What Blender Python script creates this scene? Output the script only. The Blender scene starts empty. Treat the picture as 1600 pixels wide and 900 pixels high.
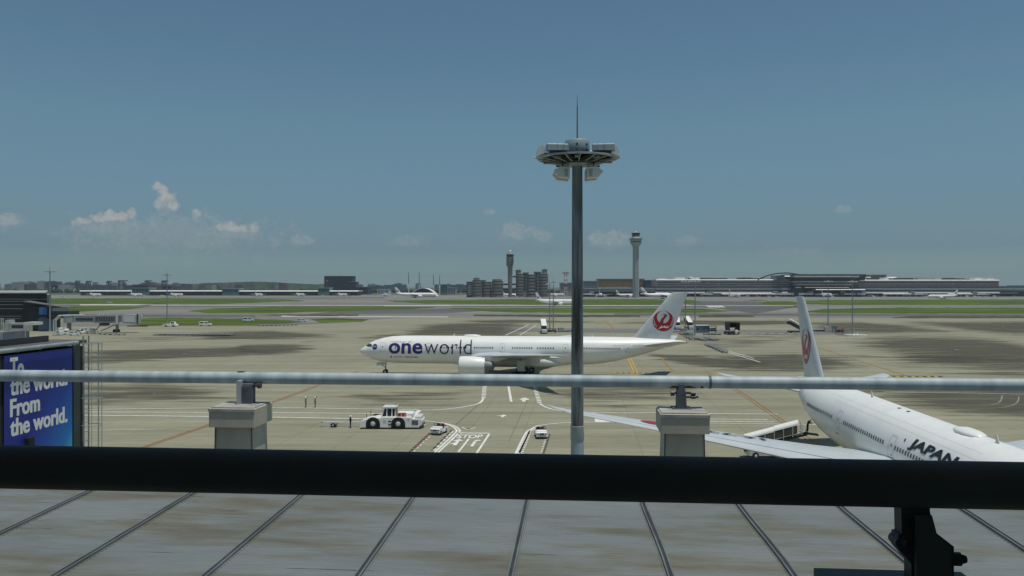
import bpy, bmesh, math, random
from mathutils import Vector, Matrix
random.seed(7)
PI = math.pi
# ---------------------------------------------------------------- camera, light, exposure
F, H, Y0 = 1286.3, 19.75, 447.6            # focal length in photo pixels, eye height (m), horizon row
S = bpy.context.scene
COL = S.collection
cam = bpy.data.cameras.new('camera'); camo = bpy.data.objects.new('camera', cam); COL.objects.link(camo)
camo.location = (0, 0, H); camo.rotation_euler = (PI/2, 0, 0)
cam.sensor_width = 36; cam.lens = 36*F/1600; cam.shift_y = -(450-Y0)/1600
cam.clip_start = 0.05; cam.clip_end = 60000
S.camera = camo
SUN = Vector((0.15, -0.12, 1.0)).normalized()
sl = bpy.data.lights.new('sun', 'SUN'); sl.energy = 4.0; sl.angle = math.radians(0.5); sl.color = (1, 0.955, 0.86)
so = bpy.data.objects.new('sun', sl); COL.objects.link(so)
so.rotation_euler = SUN.to_track_quat('Z', 'Y').to_euler(); so.location = (0, 0, 300)
S.view_settings.view_transform = 'Standard'; S.view_settings.look = 'None'
S.view_settings.exposure = -0.55; S.view_settings.gamma = 1
W = bpy.data.worlds.new('World'); S.world = W; W.use_nodes = True
HAZE_DENSITY = 0.00006

def world():
    nt = W.node_tree; n = nt.nodes; L = nt.links; n.clear()
    out = n.new('ShaderNodeOutputWorld'); bg = n.new('ShaderNodeBackground'); bg.inputs[1].default_value = 0.085
    sky = n.new('ShaderNodeTexSky'); sky.sky_type = 'NISHITA'; sky.sun_disc = False
    sky.sun_elevation = math.asin(SUN.z); sky.sun_rotation = math.atan2(SUN.x, SUN.y)
    sky.altitude = 20; sky.air_density = 1.0; sky.dust_density = 1.0; sky.ozone_density = 1.5
    def M(op, a, b=None, c=None, clamp=False):
        m = n.new('ShaderNodeMath'); m.operation = op; m.use_clamp = clamp
        for i, v in enumerate((a, b, c)):
            if v is None: continue
            if isinstance(v, (int, float)): m.inputs[i].default_value = v
            else: L.new(v, m.inputs[i])
        return m.outputs[0]
    tc = n.new('ShaderNodeTexCoord'); sp = n.new('ShaderNodeSeparateXYZ'); L.new(tc.outputs['Generated'], sp.inputs[0])
    x, y, z = sp.outputs
    ysafe = M('MAXIMUM', y, 0.05)
    az = M('DIVIDE', x, ysafe); el = M('DIVIDE', z, ysafe)
    cb = n.new('ShaderNodeCombineXYZ'); L.new(az, cb.inputs[0]); L.new(el, cb.inputs[1])
    def noise(sc, det, rough=.6):
        t = n.new('ShaderNodeTexNoise'); t.inputs['Scale'].default_value = sc; t.inputs['Detail'].default_value = det
        t.inputs['Roughness'].default_value = rough; L.new(cb.outputs[0], t.inputs['Vector']); return t.outputs[0]
    nz = noise(48, 8, .6); nb = noise(150, 6, .6)
    # cumulus heaps: (azimuth, elevation, half width, half height, strength) as tangents of the view direction
    heaps = [(247,293,10,9,.75),(256,301,11,9,.75),(262,312,16,13,.85),(270,322,12,12,.8),(252,320,12,12,.6),(152,343,16,12,.8),(172,341,15,12,.85),(190,343,13,11,.8),(206,339,9,14,.6),(135,347,18,8,.7),(120,349,10,6,.5),(306,337,9,11,.6),(238,352,11,7,.35),
             (362,356,13,11,.75),(378,359,14,10,.7),(346,358,12,8,.65),(328,358,11,7,.5),(397,359,11,11,.65),(310,348,16,8,.3),(12,345,30,13,.42),(472,377,26,10,.3),(805,365,30,18,.34),(850,372,18,14,.25),
             (765,332,11,8,.3),(950,376,34,18,.34),(1070,380,30,13,.2),(1316,329,13,8,.25),(640,380,36,12,.18),(260,375,190,40,.22),(170,358,70,16,.3),(360,368,70,12,.3),(1240,395,60,10,.12)]
    tot = None
    for (px, py, rx, ry, st) in heaps:
        a = (px-800)/F; e = (Y0-py)/F
        dx = M('DIVIDE', M('SUBTRACT', az, a), rx/F); dy = M('DIVIDE', M('SUBTRACT', el, e), ry/F)
        d = M('SQRT', M('ADD', M('MULTIPLY', dx, dx), M('MULTIPLY', dy, dy)))
        q = M('ADD', M('SUBTRACT', 1.0, d), M('MULTIPLY', M('SUBTRACT', nz, .46), 2.1))
        q = M('ADD', q, M('MULTIPLY', M('SUBTRACT', nb, .5), .9))
        gain = M('MINIMUM', M('MAXIMUM', M('MULTIPLY_ADD', dy, 1.6, 1.5), .55), 3.2)
        q = M('MULTIPLY', M('MULTIPLY', q, gain, clamp=True), st)
        tot = q if tot is None else M('MAXIMUM', tot, q)
    tot = M('MULTIPLY', tot, M('GREATER_THAN', y, 0.05))
    tint = n.new('ShaderNodeMix'); tint.data_type = 'RGBA'; tint.blend_type = 'MULTIPLY'; tint.inputs[0].default_value = 1
    L.new(sky.outputs[0], tint.inputs[6])
    # air near the horizon is dull and grey-green, higher up a clear blue
    rp = n.new('ShaderNodeValToRGB'); L.new(M('MULTIPLY', M('MAXIMUM', z, 0.0), 2.6, clamp=True), rp.inputs[0])
    el0 = rp.color_ramp.elements; el0[0].color = (.56, .83, .98, 1); el0[1].color = (.45, .575, .57, 1)
    for p, c in ((.036,(.405,.615,.77,1)),(.114,(.305,.425,.55,1)),(.187,(.335,.435,.515,1)),(.482,(.445,.568,.545,1))):
        q = el0.new(p); q.color = c
    vm = n.new('ShaderNodeVectorMath'); vm.operation = 'SCALE'; vm.inputs[3].default_value = 2.0; L.new(rp.outputs[0], vm.inputs[0]); L.new(vm.outputs[0], tint.inputs[7])
    mix = n.new('ShaderNodeMix'); mix.data_type = 'RGBA'; L.new(tot, mix.inputs[0]); L.new(tint.outputs[2], mix.inputs[6])
    cr = n.new('ShaderNodeValToRGB'); L.new(M('ADD', M('MULTIPLY', nb, .9), M('MULTIPLY', nz, .5)), cr.inputs[0])
    cr.color_ramp.elements[0].position = .5; cr.color_ramp.elements[1].position = .85; cr.color_ramp.elements[0].color = (.52,.58,.60,1); cr.color_ramp.elements[1].color = (.84,.86,.83,1)
    vs2 = n.new('ShaderNodeVectorMath'); vs2.operation = 'SCALE'; vs2.inputs[3].default_value = 8.6; L.new(cr.outputs[0], vs2.inputs[0]); L.new(vs2.outputs[0], mix.inputs[7])
    L.new(mix.outputs[2], bg.inputs[0]); L.new(bg.outputs[0], out.inputs[0])
world()

# ---------------------------------------------------------------- helpers
def G(px, py, z=0.0):
    """point at height z that the photograph shows at pixel (px, py)"""
    Y = F*(H-z)/(py-Y0); return ((px-800)/F*Y, Y)
def AT(px, py, Y):
    return ((px-800)/F*Y, Y, H-(py-Y0)/F*Y)

MATS = {}
def mat(name, col, rough=.6, metal=0, ns=1.0, amt=.12, bump=0, spec=.5, stretch=None, col2=None, coord='Object', thr=None):
    if name in MATS: return MATS[name]
    m = bpy.data.materials.new(name); m.use_nodes = True; nt = m.node_tree; n = nt.nodes; L = nt.links
    p = n['Principled BSDF']; p.inputs['Roughness'].default_value = rough; p.inputs['Metallic'].default_value = metal
    p.inputs['Specular IOR Level'].default_value = spec
    tc = n.new('ShaderNodeTexCoord'); v = tc.outputs[coord]
    if stretch:
        mp = n.new('ShaderNodeMapping'); mp.inputs['Scale'].default_value = stretch; L.new(v, mp.inputs[0]); v = mp.outputs[0]
    t = n.new('ShaderNodeTexNoise'); t.inputs['Scale'].default_value = ns; t.inputs['Detail'].default_value = 6; L.new(v, t.inputs['Vector'])
    r = n.new('ShaderNodeValToRGB'); L.new(t.outputs[0], r.inputs[0])
    a, b = thr or (.3, .7)
    r.color_ramp.elements[0].position = a; r.color_ramp.elements[1].position = b
    c2 = col2 or [c*(1-amt) for c in col]; c1 = [min(1, c*(1+amt*.5)) for c in col] if not col2 else col
    r.color_ramp.elements[0].color = (*c2, 1); r.color_ramp.elements[1].color = (*c1, 1)
    L.new(r.outputs[0], p.inputs['Base Color'])
    if bump:
        bp = n.new('ShaderNodeBump'); bp.inputs['Strength'].default_value = bump; bp.inputs['Distance'].default_value = .02
        L.new(t.outputs[0], bp.inputs['Height']); L.new(bp.outputs[0], p.inputs['Normal'])
    MATS[name] = m; return m

class MB:
    def __init__(s): s.v = []; s.f = []; s.a = None
    def add(s, vs, fs):
        o = len(s.v); s.v += [tuple(v) for v in vs]; s.f += [tuple(i+o for i in f) for f in fs]; return s
    def box(s, c, d, rz=0, ry=0):
        x, y, z = d[0]/2, d[1]/2, d[2]/2
        vs = [Vector((i*x, j*y, k*z)) for i in (-1,1) for j in (-1,1) for k in (-1,1)]
        R = Matrix.Rotation(rz, 3, 'Z') @ Matrix.Rotation(ry, 3, 'Y')
        vs = [R @ v + Vector(c) for v in vs]
        return s.add(vs, [(0,1,3,2),(4,6,7,5),(0,4,5,1),(2,3,7,6),(0,2,6,4),(1,5,7,3)])
    def bev(s, c, d, b=.1, rz=0):
        """box with chamfered vertical and top edges"""
        x, y, z = d[0]/2, d[1]/2, d[2]/2
        def ring(xx, yy, zz, bb): return [(xx-bb,yy,zz),(xx,yy-bb,zz),(xx,-yy+bb,zz),(xx-bb,-yy,zz),(-xx+bb,-yy,zz),(-xx,-yy+bb,zz),(-xx,yy-bb,zz),(-xx+bb,yy,zz)]
        R = Matrix.Rotation(rz, 3, 'Z'); rs = [ring(x,y,-z,b), ring(x,y,z-b,b), ring(x-b,y-b,z,b*.6)]
        rs = [[R @ Vector(v) + Vector(c) for v in r] for r in rs]
        return s.loft(rs, flip=True)
    def loft(s, rings, cap0=True, cap1=True, closed=True, flip=False):
        n = len(rings[0]); vs = [v for r in rings for v in r]; fs = []
        for i in range(len(rings)-1):
            for j in range(n if closed else n-1):
                k = (j+1) % n; q = (i*n+j, i*n+k, (i+1)*n+k, (i+1)*n+j); fs.append(q[::-1] if flip else q)
        if closed and cap0: fs.append(tuple(range(n)) if flip else tuple(range(n))[::-1])
        if closed and cap1: b = (len(rings)-1)*n; fs.append(tuple(range(b, b+n))[::-1] if flip else tuple(range(b, b+n)))
        return s.add(vs, fs)
    def tube(s, p0, p1, r0, r1=None, n=10, cap=True):
        p0, p1 = Vector(p0), Vector(p1); r1 = r0 if r1 is None else r1
        d = (p1-p0).normalized(); u = d.orthogonal().normalized(); w = d.cross(u)
        rs = [[p + (u*math.cos(2*PI*j/n)+w*math.sin(2*PI*j/n))*r for j in range(n)] for p, r in ((p0,r0),(p1,r1))]
        return s.loft(rs, cap, cap)
    def path(s, pts, r, n=8):
        for a, b in zip(pts, pts[1:]): s.tube(a, b, r, n=n)
        return s
    def lathe(s, prof, c=(0,0,0), n=24, axis='z'):
        rs = []
        for r, h in prof:
            rg = []
            for j in range(n):
                a = 2*PI*j/n; x, y = r*math.cos(a), r*math.sin(a)
                rg.append((c[0]+x, c[1]+y, c[2]+h) if axis == 'z' else ((c[0]+h, c[1]+x, c[2]+y) if axis == 'x' else (c[0]+y, c[1]+h, c[2]+x)))
            rs.append(rg)
        return s.loft(rs)
    def prism(s, pts, depth, M4=None):
        """2D outline extruded along +z, then transformed"""
        M4 = M4 or Matrix.Identity(4); n = len(pts)
        vs = [M4 @ Vector((x, y, 0)) for x, y in pts] + [M4 @ Vector((x, y, depth)) for x, y in pts]
        return s.add(vs, [tuple(range(n))[::-1], tuple(range(n, 2*n))] + [(i, (i+1) % n, n+(i+1) % n, n+i) for i in range(n)])
    def build(s, name, m, parent=None, smooth=None, loc=None, rz=0, **tags):
        me = bpy.data.meshes.new(name); me.from_pydata(s.v, [], s.f); me.validate(); me.update()
        for q in (m if isinstance(m, (list, tuple)) else [m]): me.materials.append(q)
        if smooth is not None:
            me.shade_smooth(); me.set_sharp_from_angle(angle=math.radians(smooth))
        o = bpy.data.objects.new(name, me); COL.objects.link(o)
        if parent: o.parent = parent
        if loc is not None: o.location = loc
        o.rotation_euler.z = rz
        return tag(o, **tags)
def tag(o, label=None, cat=None, group=None, kind=None):
    if label: o['label'] = label
    if cat: o['category'] = cat
    if group: o['group'] = group
    if kind: o['kind'] = kind
    return o
def thing(name, loc, rz=0, **t):
    o = bpy.data.objects.new(name, None); COL.objects.link(o); o.location = loc; o.rotation_euler.z = rz; o.empty_display_size = .5
    return tag(o, **t)
KIDS = {}
def dup(root, loc, rz=0, scale=None, label=None, group=None):
    kids = KIDS.get(root)
    if kids is None:
        kids = [(c, list(c.children)) for c in root.children]; KIDS[root] = kids
    r = root.copy(); COL.objects.link(r); r.location = loc; r.rotation_euler = (0, 0, rz)
    if scale: r.scale = scale
    if label: r['label'] = label
    if group: r['group'] = group
    for c, gs in kids:
        d = c.copy(); COL.objects.link(d); d.parent = r
        for g in gs:
            e = g.copy(); COL.objects.link(e); e.parent = d
    return r

def text2d(body, x0, x1, y0, y1, bold=0.0, shear=0.0, flipx=False):
    """outline text as flat polygons, fitted to the box (x0..x1, y0..y1)"""
    c = bpy.data.curves.new('t', 'FONT'); c.body = body; c.offset = bold; c.shear = shear; c.resolution_u = 4
    o = bpy.data.objects.new('t', c); COL.objects.link(o)
    bpy.context.view_layer.update()
    me = bpy.data.meshes.new_from_object(o.evaluated_get(bpy.context.evaluated_depsgraph_get()))
    vs = [tuple(v.co[:2]) for v in me.vertices]; fs = [tuple(p.vertices) for p in me.polygons]
    bpy.data.objects.remove(o); bpy.data.curves.remove(c); bpy.data.meshes.remove(me)
    ax = min(v[0] for v in vs); bx = max(v[0] for v in vs); ay = min(v[1] for v in vs); by = max(v[1] for v in vs)
    return [(x0+(v[0]-ax)/(bx-ax)*(x1-x0), y0+(v[1]-ay)/(by-ay)*(y1-y0)) for v in vs], fs
def cutmap(vs, fs, fn, stepy=None, stepx=None):
    """cut a flat polygon set into strips, then bend it with fn(x, y)"""
    bm = bmesh.new(); bv = [bm.verts.new((x, y, 0)) for x, y in vs]
    for f in fs:
        try: bm.faces.new([bv[i] for i in f])
        except ValueError: pass
    for st, ax in ((stepy, 1), (stepx, 0)):
        if not st: continue
        lo = min(v[ax] for v in vs); hi = max(v[ax] for v in vs); k = lo+st
        while k < hi:
            co = [0,0,0]; no = [0,0,0]; co[ax] = k; no[ax] = 1
            bmesh.ops.bisect_plane(bm, geom=bm.verts[:]+bm.edges[:]+bm.faces[:], plane_co=co, plane_no=no); k += st
    bm.verts.index_update(); m = MB()
    m.add([fn(v.co.x, v.co.y) for v in bm.verts], [[v.index for v in f.verts] for f in bm.faces]); bm.free()
    return m
def lerp(tab, x, k):
    if x <= tab[0][0]: return tab[0][k]
    for a, b in zip(tab, tab[1:]):
        if x <= b[0]:
            t = (x-a[0])/(b[0]-a[0]); return a[k]+(b[k]-a[k])*t
    return tab[-1][k]

# ---------------------------------------------------------------- materials
white = mat('white_paint', (.87,.87,.84), .35, ns=.35, amt=.05)
offw = mat('offwhite_paint', (.66,.67,.64), .5, ns=.6, amt=.12)
greyp = mat('grey_paint', (.45,.47,.47), .5, ns=.8, amt=.15)
midg = mat('mid_grey_metal', (.22,.24,.25), .5, ns=1.5, amt=.3)
dark = mat('dark_metal', (.045,.05,.055), .5, ns=1, amt=.3)
black = mat('black_rubber', (.015,.015,.016), .8, ns=3, amt=.4)
glass = mat('dark_glass', (.02,.03,.035), .12, ns=.3, amt=.3)
bluegl = mat('blue_glass', (.08,.14,.17), .2, ns=.2, amt=.35)
redp = mat('red_paint', (.34,.006,.018), .4, ns=2, amt=.12)
orange = mat('orange_paint', (.55,.17,.03), .6, ns=2, amt=.2)
purple = mat('purple_paint', (.035,.018,.16), .4, ns=1, amt=.1)
navy = mat('navy_paint', (.012,.012,.07), .4, ns=1, amt=.1)
blackp = mat('black_paint', (.012,.012,.016), .4, ns=2, amt=.1)
greyt = mat('grey_lettering', (.50,.51,.50), .5, ns=2, amt=.05)
chrome = mat('bare_metal', (.55,.56,.57), .3, metal=.8, ns=2, amt=.2)
wingm = mat('wing_grey_paint', (.56,.60,.61), .35, ns=.5, amt=.07)
line = mat('white_line_paint', (.80,.80,.73), .7, ns=1.5, amt=.28)
oline = mat('orange_line_paint', (.40,.19,.06), .7, ns=.8, amt=.35)
yline = mat('yellow_line_paint', (.62,.36,.04), .7, ns=.8, amt=.3)
rline = mat('red_line_paint', (.30,.07,.06), .7, ns=.8, amt=.3)
bline = mat('dark_line_paint', (.05,.045,.045), .7, ns=.8, amt=.3)
concrete_b = mat('building_concrete', (.36,.37,.35), .8, ns=.12, amt=.2)

def ground_mats():
    # apron: slab joints, long tyre streaks, blotches
    m = bpy.data.materials.new('apron_concrete'); m.use_nodes = True; nt = m.node_tree; n = nt.nodes; L = nt.links
    p = n['Principled BSDF']; p.inputs['Roughness'].default_value = .85; p.inputs['Specular IOR Level'].default_value = .2
    tc = n.new('ShaderNodeTexCoord')
    def mp(sc, rot=0.0):
        q = n.new('ShaderNodeMapping'); q.inputs['Scale'].default_value = sc; q.inputs['Rotation'].default_value = (0,0,rot); L.new(tc.outputs['Object'], q.inputs[0]); return q.outputs[0]
    def nz(v, s, d=6, r=.55):
        t = n.new('ShaderNodeTexNoise'); t.inputs['Scale'].default_value = s; t.inputs['Detail'].default_value = d; t.inputs['Roughness'].default_value = r; L.new(v, t.inputs['Vector']); return t.outputs[0]
    def ramp(f, a, b, ca, cb):
        r = n.new('ShaderNodeValToRGB'); L.new(f, r.inputs[0]); e = r.color_ramp.elements; e[0].position = a; e[1].position = b; e[0].color = (*ca,1); e[1].color = (*cb,1); return r.outputs[0]
    def mix(a, b, f, mode='MULTIPLY'):
        x = n.new('ShaderNodeMix'); x.data_type = 'RGBA'; x.blend_type = mode
        if isinstance(f, float): x.inputs[0].default_value = f
        else: L.new(f, x.inputs[0])
        L.new(a, x.inputs[6]); L.new(b, x.inputs[7]); return x.outputs[2]
    base = ramp(nz(mp((1,1,1)), .02), .3, .7, (.286,.276,.200), (.345,.333,.245))
    streak = ramp(nz(mp((.02,.22,1), .09), 1.0, 10, .68), .32, .62, (.76,.75,.73), (1.05,1.05,1.04))
    fine = ramp(nz(mp((.3,1.2,1)), .9, 8, .7), .35, .65, (.88,.88,.86), (1.06,1.06,1.06))
    br = n.new('ShaderNodeTexBrick'); L.new(mp((.1,.1,1), .0815), br.inputs['Vector'])
    br.offset = 0; br.inputs['Scale'].default_value = 1; br.inputs['Mortar Size'].default_value = .006; br.inputs['Brick Width'].default_value = .75; br.inputs['Row Height'].default_value = .75
    br.inputs['Color1'].default_value = (1,1,1,1); br.inputs['Color2'].default_value = (.93,.93,.92,1); br.inputs['Mortar'].default_value = (.72,.71,.7,1)
    c = mix(mix(mix(base, streak, 1.0), fine, 1.0), br.outputs[0], .8)
    L.new(c, p.inputs['Base Color']); MATS['apron'] = m
    # stains: soft edged by a vertex attribute
    m = bpy.data.materials.new('worn_dark_concrete'); m.use_nodes = True; nt = m.node_tree; n = nt.nodes; L = nt.links
    p = n['Principled BSDF']; p.inputs['Roughness'].default_value = .85; p.inputs['Specular IOR Level'].default_value = .2
    tc = n.new('ShaderNodeTexCoord')
    at = n.new('ShaderNodeAttribute'); at.attribute_name = 'soft'
    s1 = nz(mp((.022,.42,1), .06), 1.0, 10, .68); s2 = nz(mp((.08,.3,1), -.22), .6, 9, .62)
    a = n.new('ShaderNodeMath'); a.operation = 'ADD'; L.new(s1, a.inputs[0]); L.new(s2, a.inputs[1])
    b = n.new('ShaderNodeMath'); b.operation = 'SUBTRACT'; L.new(a.outputs[0], b.inputs[0]); b.inputs[1].default_value = 1.0
    c = n.new('ShaderNodeMath'); c.operation = 'MULTIPLY_ADD'; L.new(b.outputs[0], c.inputs[0]); c.inputs[1].default_value = 2.1; c.inputs[2].default_value = -.2
    e = n.new('ShaderNodeMath'); e.operation = 'ADD'; L.new(c.outputs[0], e.inputs[0]); L.new(at.outputs['Fac'], e.inputs[1])
    f = n.new('ShaderNodeMath'); f.operation = 'MULTIPLY'; f.use_clamp = True; L.new(e.outputs[0], f.inputs[0]); f.inputs[1].default_value = 1.25
    g = n.new('ShaderNodeMath'); g.operation = 'LESS_THAN'; g.inputs[0].default_value = .001; L.new(at.outputs['Fac'], g.inputs[1])
    h = n.new('ShaderNodeMapRange'); h.inputs['From Max'].default_value = .16; L.new(at.outputs['Fac'], h.inputs['Value'])
    d = n.new('ShaderNodeMath'); d.operation = 'MULTIPLY'; L.new(f.outputs[0], d.inputs[0]); L.new(h.outputs[0], d.inputs[1])
    col = ramp(s1, .3, .7, (.068,.064,.047), (.128,.121,.088)); L.new(col, p.inputs['Base Color'])
    tr = n.new('ShaderNodeBsdfTransparent'); mx = n.new('ShaderNodeMixShader'); L.new(d.outputs[0], mx.inputs[0]); L.new(tr.outputs[0], mx.inputs[1]); L.new(p.outputs[0], mx.inputs[2])
    L.new(mx.outputs[0], n['Material Output'].inputs[0]); MATS['stain'] = m
ground_mats()
asph = mat('airfield_asphalt', (.235,.228,.205), .9, ns=.02, amt=.3, stretch=(.15,1,1), spec=.2)
asph2 = mat('dark_asphalt', (.13,.13,.125), .9, ns=.05, amt=.25, stretch=(.15,1,1), spec=.2)
landm = mat('far_land', (.10,.12,.08), .95, ns=.002, amt=.4, spec=.1)
grassm = mat('airfield_grass', (.105,.152,.022), .95, ns=.035, stretch=(.25,1,1), col2=(.050,.078,.022), thr=(.36,.6), spec=.1)
scrubm = mat('dry_scrub', (.10,.105,.05), .95, ns=.05, stretch=(.3,1,1), col2=(.05,.05,.03), spec=.1)
palec = mat('pale_concrete', (.52,.51,.46), .85, ns=.05, amt=.15, spec=.2)

# ---------------------------------------------------------------- setting: ground sheets
def sheet(name, pts, z, m, parent=None, **t):
    b = MB(); b.add([(x, y, z) for x, y in pts], [tuple(range(len(pts)))]); return b.build(name, m, parent, **t)
def ccw(p):
    a = sum(p[i][0]*p[(i+1) % len(p)][1]-p[(i+1) % len(p)][0]*p[i][1] for i in range(len(p))); return p if a > 0 else p[::-1]
sheet('ground', [(-14000,-300),(14000,-300),(14000,16000),(-14000,16000)], -.012, landm, kind='structure')
sheet('runway_asphalt', [(-1600,330),(1700,330),(2600,1950),(-2600,1950)], -.008, asph, kind='structure')
sheet('apron', ccw([(-320,6),(320,6)]+[G(*q) for q in ((1900,498),(1600,497.4),(1200,496.8),(900,496),(640,497),(585,499.5),(545,504),(480,507),(400,509.5),(250,509.5),(-150,512))]), -.004, MATS['apron'], kind='structure')
def strips(name, polys, z, m, jit=0.0, **t):
    b = MB(); r = random.Random(3)
    for poly in polys:
        pts = []
        for (a, c) in zip(poly, poly[1:]+poly[:1]):
            k = max(1, int(abs(c[0]-a[0])/9)) if jit else 1
            for i in range(k):
                u = i/k; pts.append((a[0]+(c[0]-a[0])*u+ (r.uniform(-3,3) if jit and i else 0), a[1]+(c[1]-a[1])*u+(r.uniform(-jit,jit) if jit and i else 0)))
        w = ccw([G(*q) for q in pts]); b.add([(x, y, z+.0012*polys.index(poly)) for x, y in w], [tuple(range(len(w)))])
    return b.build(name, m, **t)
strips('taxiway', [[(540,484.5),(700,482.2),(800,482.2),(700,489.5),(480,491)],[(-50,490.5),(400,492.5),(400,496),(-50,494.5)],[(-50,476.2),(1250,477.4),(1250,481),(-50,478.8)],[(1040,470),(1180,471),(1260,477.5),(1180,490),(1090,478)],[(960,489.5),(1700,491.2),(1700,494),(960,493.6)],[(200,466.5),(600,464.6),(600,466),(200,467.8)]], -.0035, asph2, kind='structure')
strips('service_road', [[(690,511.5),(860,512.5),(1330,517.2),(1332,523),(1180,522.4),(860,519),(690,516)]], .0005, mat('service_road_asphalt', (.20,.20,.185), .9, ns=.1, amt=.25, stretch=(.15,1,1), spec=.2), kind='structure')
strips('pale_pavement', [[(125,475.4),(190,475),(235,475.6),(215,477),(125,477)],[(600,477.3),(700,476.6),(708,478.2),(600,478.2)],[(235,476.6),(720,477),(1240,477.3),(1240,477.9),(720,477.8),(235,477.4)],[(440,493.2),(700,494.6),(700,495.8),(440,494.8)]], .002, palec, kind='structure')
strips('grass', [[(70,466.3),(200,465.9),(330,466),(440,467.6),(478,470),(420,472.5),(330,475.4),(70,475)],
    [(600,470.4),(680,468.6),(780,467.6),(960,467.4),(1080,468.4),(1098,472),(1060,476.2),(900,476.6),(660,474.5)],
    [(1184,472.4),(1200,470.8),(1235,470.6),(1252,473),(1240,477),(1200,476.8)],[(1255,469.4),(1400,468),(1700,468),(1700,476.4),(1300,476.4),(1258,475)],
    [(70,479.6),(150,478.4),(232,479.6),(200,483.5),(120,487.5),(70,487)],[(292,486),(330,482.4),(420,479.6),(600,478.8),(680,480.4),(640,483.2),(540,486),(430,489.4),(330,489.6)],
    [(700,481.2),(800,481.4),(1000,481.6),(1100,482.4),(1152,486),(1090,488.7),(950,489),(800,488.2),(745,485.4)],
    [(1246,487.6),(1290,482.8),(1400,480.6),(1700,480.8),(1700,490.4),(1400,489.8),(1300,489.2)],
    [(170,499.5),(255,496.4),(390,498.2),(455,500.5),(478,503.2),(400,508.6),(220,508.8)],[(485,498.6),(520,496.9),(576,499.2),(566,503),(500,504.2)]], .02, grassm, jit=.35,
    label='bright green grass strips between the taxiways', kind='stuff', cat='grass')
strips('scrub', [[(560,491.4),(470,491.2),(400,492.2),(470,494),(560,493.6)],[(740,491.6),(900,492),(1000,492.6),(1000,495.2),(860,495.2),(740,494)],[(1092,493),(1130,491.8),(1180,493.4),(1176,495.4),(1092,495.6)],
    [(1392,495.8),(1440,493.8),(1700,494.2),(1700,497),(1400,497.2)],[(226,474.6),(250,473.2),(262,474.6),(240,475.3)],[(1220,479.5),(1240,478.6),(1250,480),(1230,480.6)],[(1155,469.4),(1180,468.6),(1200,469.4),(1180,470)]], .035, scrubm, jit=.4,
    label='dry brownish scrub strip along the far apron edge', kind='stuff', cat='scrub')

def stains():
    b = MB(); soft = []
    P = [ [(120,549),(260,545),(400,541),(455,545),(430,553),(300,559),(180,566),(120,567)], [(330,520),(420,517),(500,522),(510,527),(400,531),(300,530)],
      [(380,538),(470,538),(500,545),(420,552),(370,549)], [(622,527),(665,508),(700,505),(812,505),(800,526)], [(720,501),(800,499.6),(905,502),(920,504),(800,504.6),(730,503.6)],
      [(960,505),(1060,500.5),(1240,501.5),(1290,506),(1120,508.5)], [(1280,505),(1340,503.5),(1430,510),(1490,519),(1380,520),(1280,518)], [(1425,503.5),(1610,503),(1700,506),(1700,524),(1590,522),(1520,517),(1450,508)],
      [(1365,528),(1430,526),(1520,528),(1620,541),(1720,560),(1720,584),(1540,579),(1440,570),(1380,548),(1340,536)], [(1330,556),(1480,556),(1620,560),(1620,566),(1440,566)],
      [(1360,615),(1480,604),(1750,606),(1750,655),(1600,652),(1450,640)], [(1120,557),(1240,553),(1310,560),(1330,572),(1240,580),(1140,576)], [(1015,553),(1090,556),(1180,566),(1170,577),(1080,571),(1030,562)],
      [(525,622),(600,606),(700,603),(752,608),(748,628),(690,636),(560,638)], [(850,606),(1040,604),(1075,615),(1040,634),(960,642),(900,635),(862,622)], [(120,602),(250,598),(330,606),(345,620),(280,632),(120,638)],
      [(560,528),(620,520),(640,526),(590,534)], [(150,528),(330,523),(360,528),(200,536)], [(1080,530),(1200,520),(1260,524),(1160,545),(1090,548)] ]
    for poly in P:
        # densify outline and make rings to the centre
        o = []
        for a, c in zip(poly, poly[1:]+poly[:1]):
            for i in range(4): o.append(G(a[0]+(c[0]-a[0])*i/4, a[1]+(c[1]-a[1])*i/4))
        o = ccw(o); cx = sum(q[0] for q in o)/len(o); cy = sum(q[1] for q in o)/len(o)
        rings = [(1.4, 0), (1.15, .22), (.92, .5), (.65, .82), (.02, .95)]; n = len(o)
        vs = [(cx+(x-cx)*k, cy+(y-cy)*k, .003) for k, s in rings for x, y in o]
        fs = [(i*n+j, i*n+(j+1) % n, (i+1)*n+(j+1) % n, (i+1)*n+j) for i in range(len(rings)-1) for j in range(n)]
        g_ = {(525,622): .42, (850,606): .5, (120,602): .62, (560,528): .5, (150,528): .4, (1080,530): .35, (1330,556): .6}.get(poly[0], .95)
        b.add(vs, fs); soft += [s*g_ for k, s in rings for _ in o]
    # keep overlapping patches apart in height
    k = 0; idx = 0
    for poly in P:
        n = len(poly)*4*5
        for i in range(idx, idx+n): x, y, z = b.v[i]; b.v[i] = (x, y, .001+.0015*k)
        idx += n; k += 1
    ob = b.build('apron_wear', MATS['stain'], kind='structure')
    at = ob.data.attributes.new('soft', 'FLOAT', 'POINT'); at.data.foreach_set('value', soft)
stains()

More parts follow.
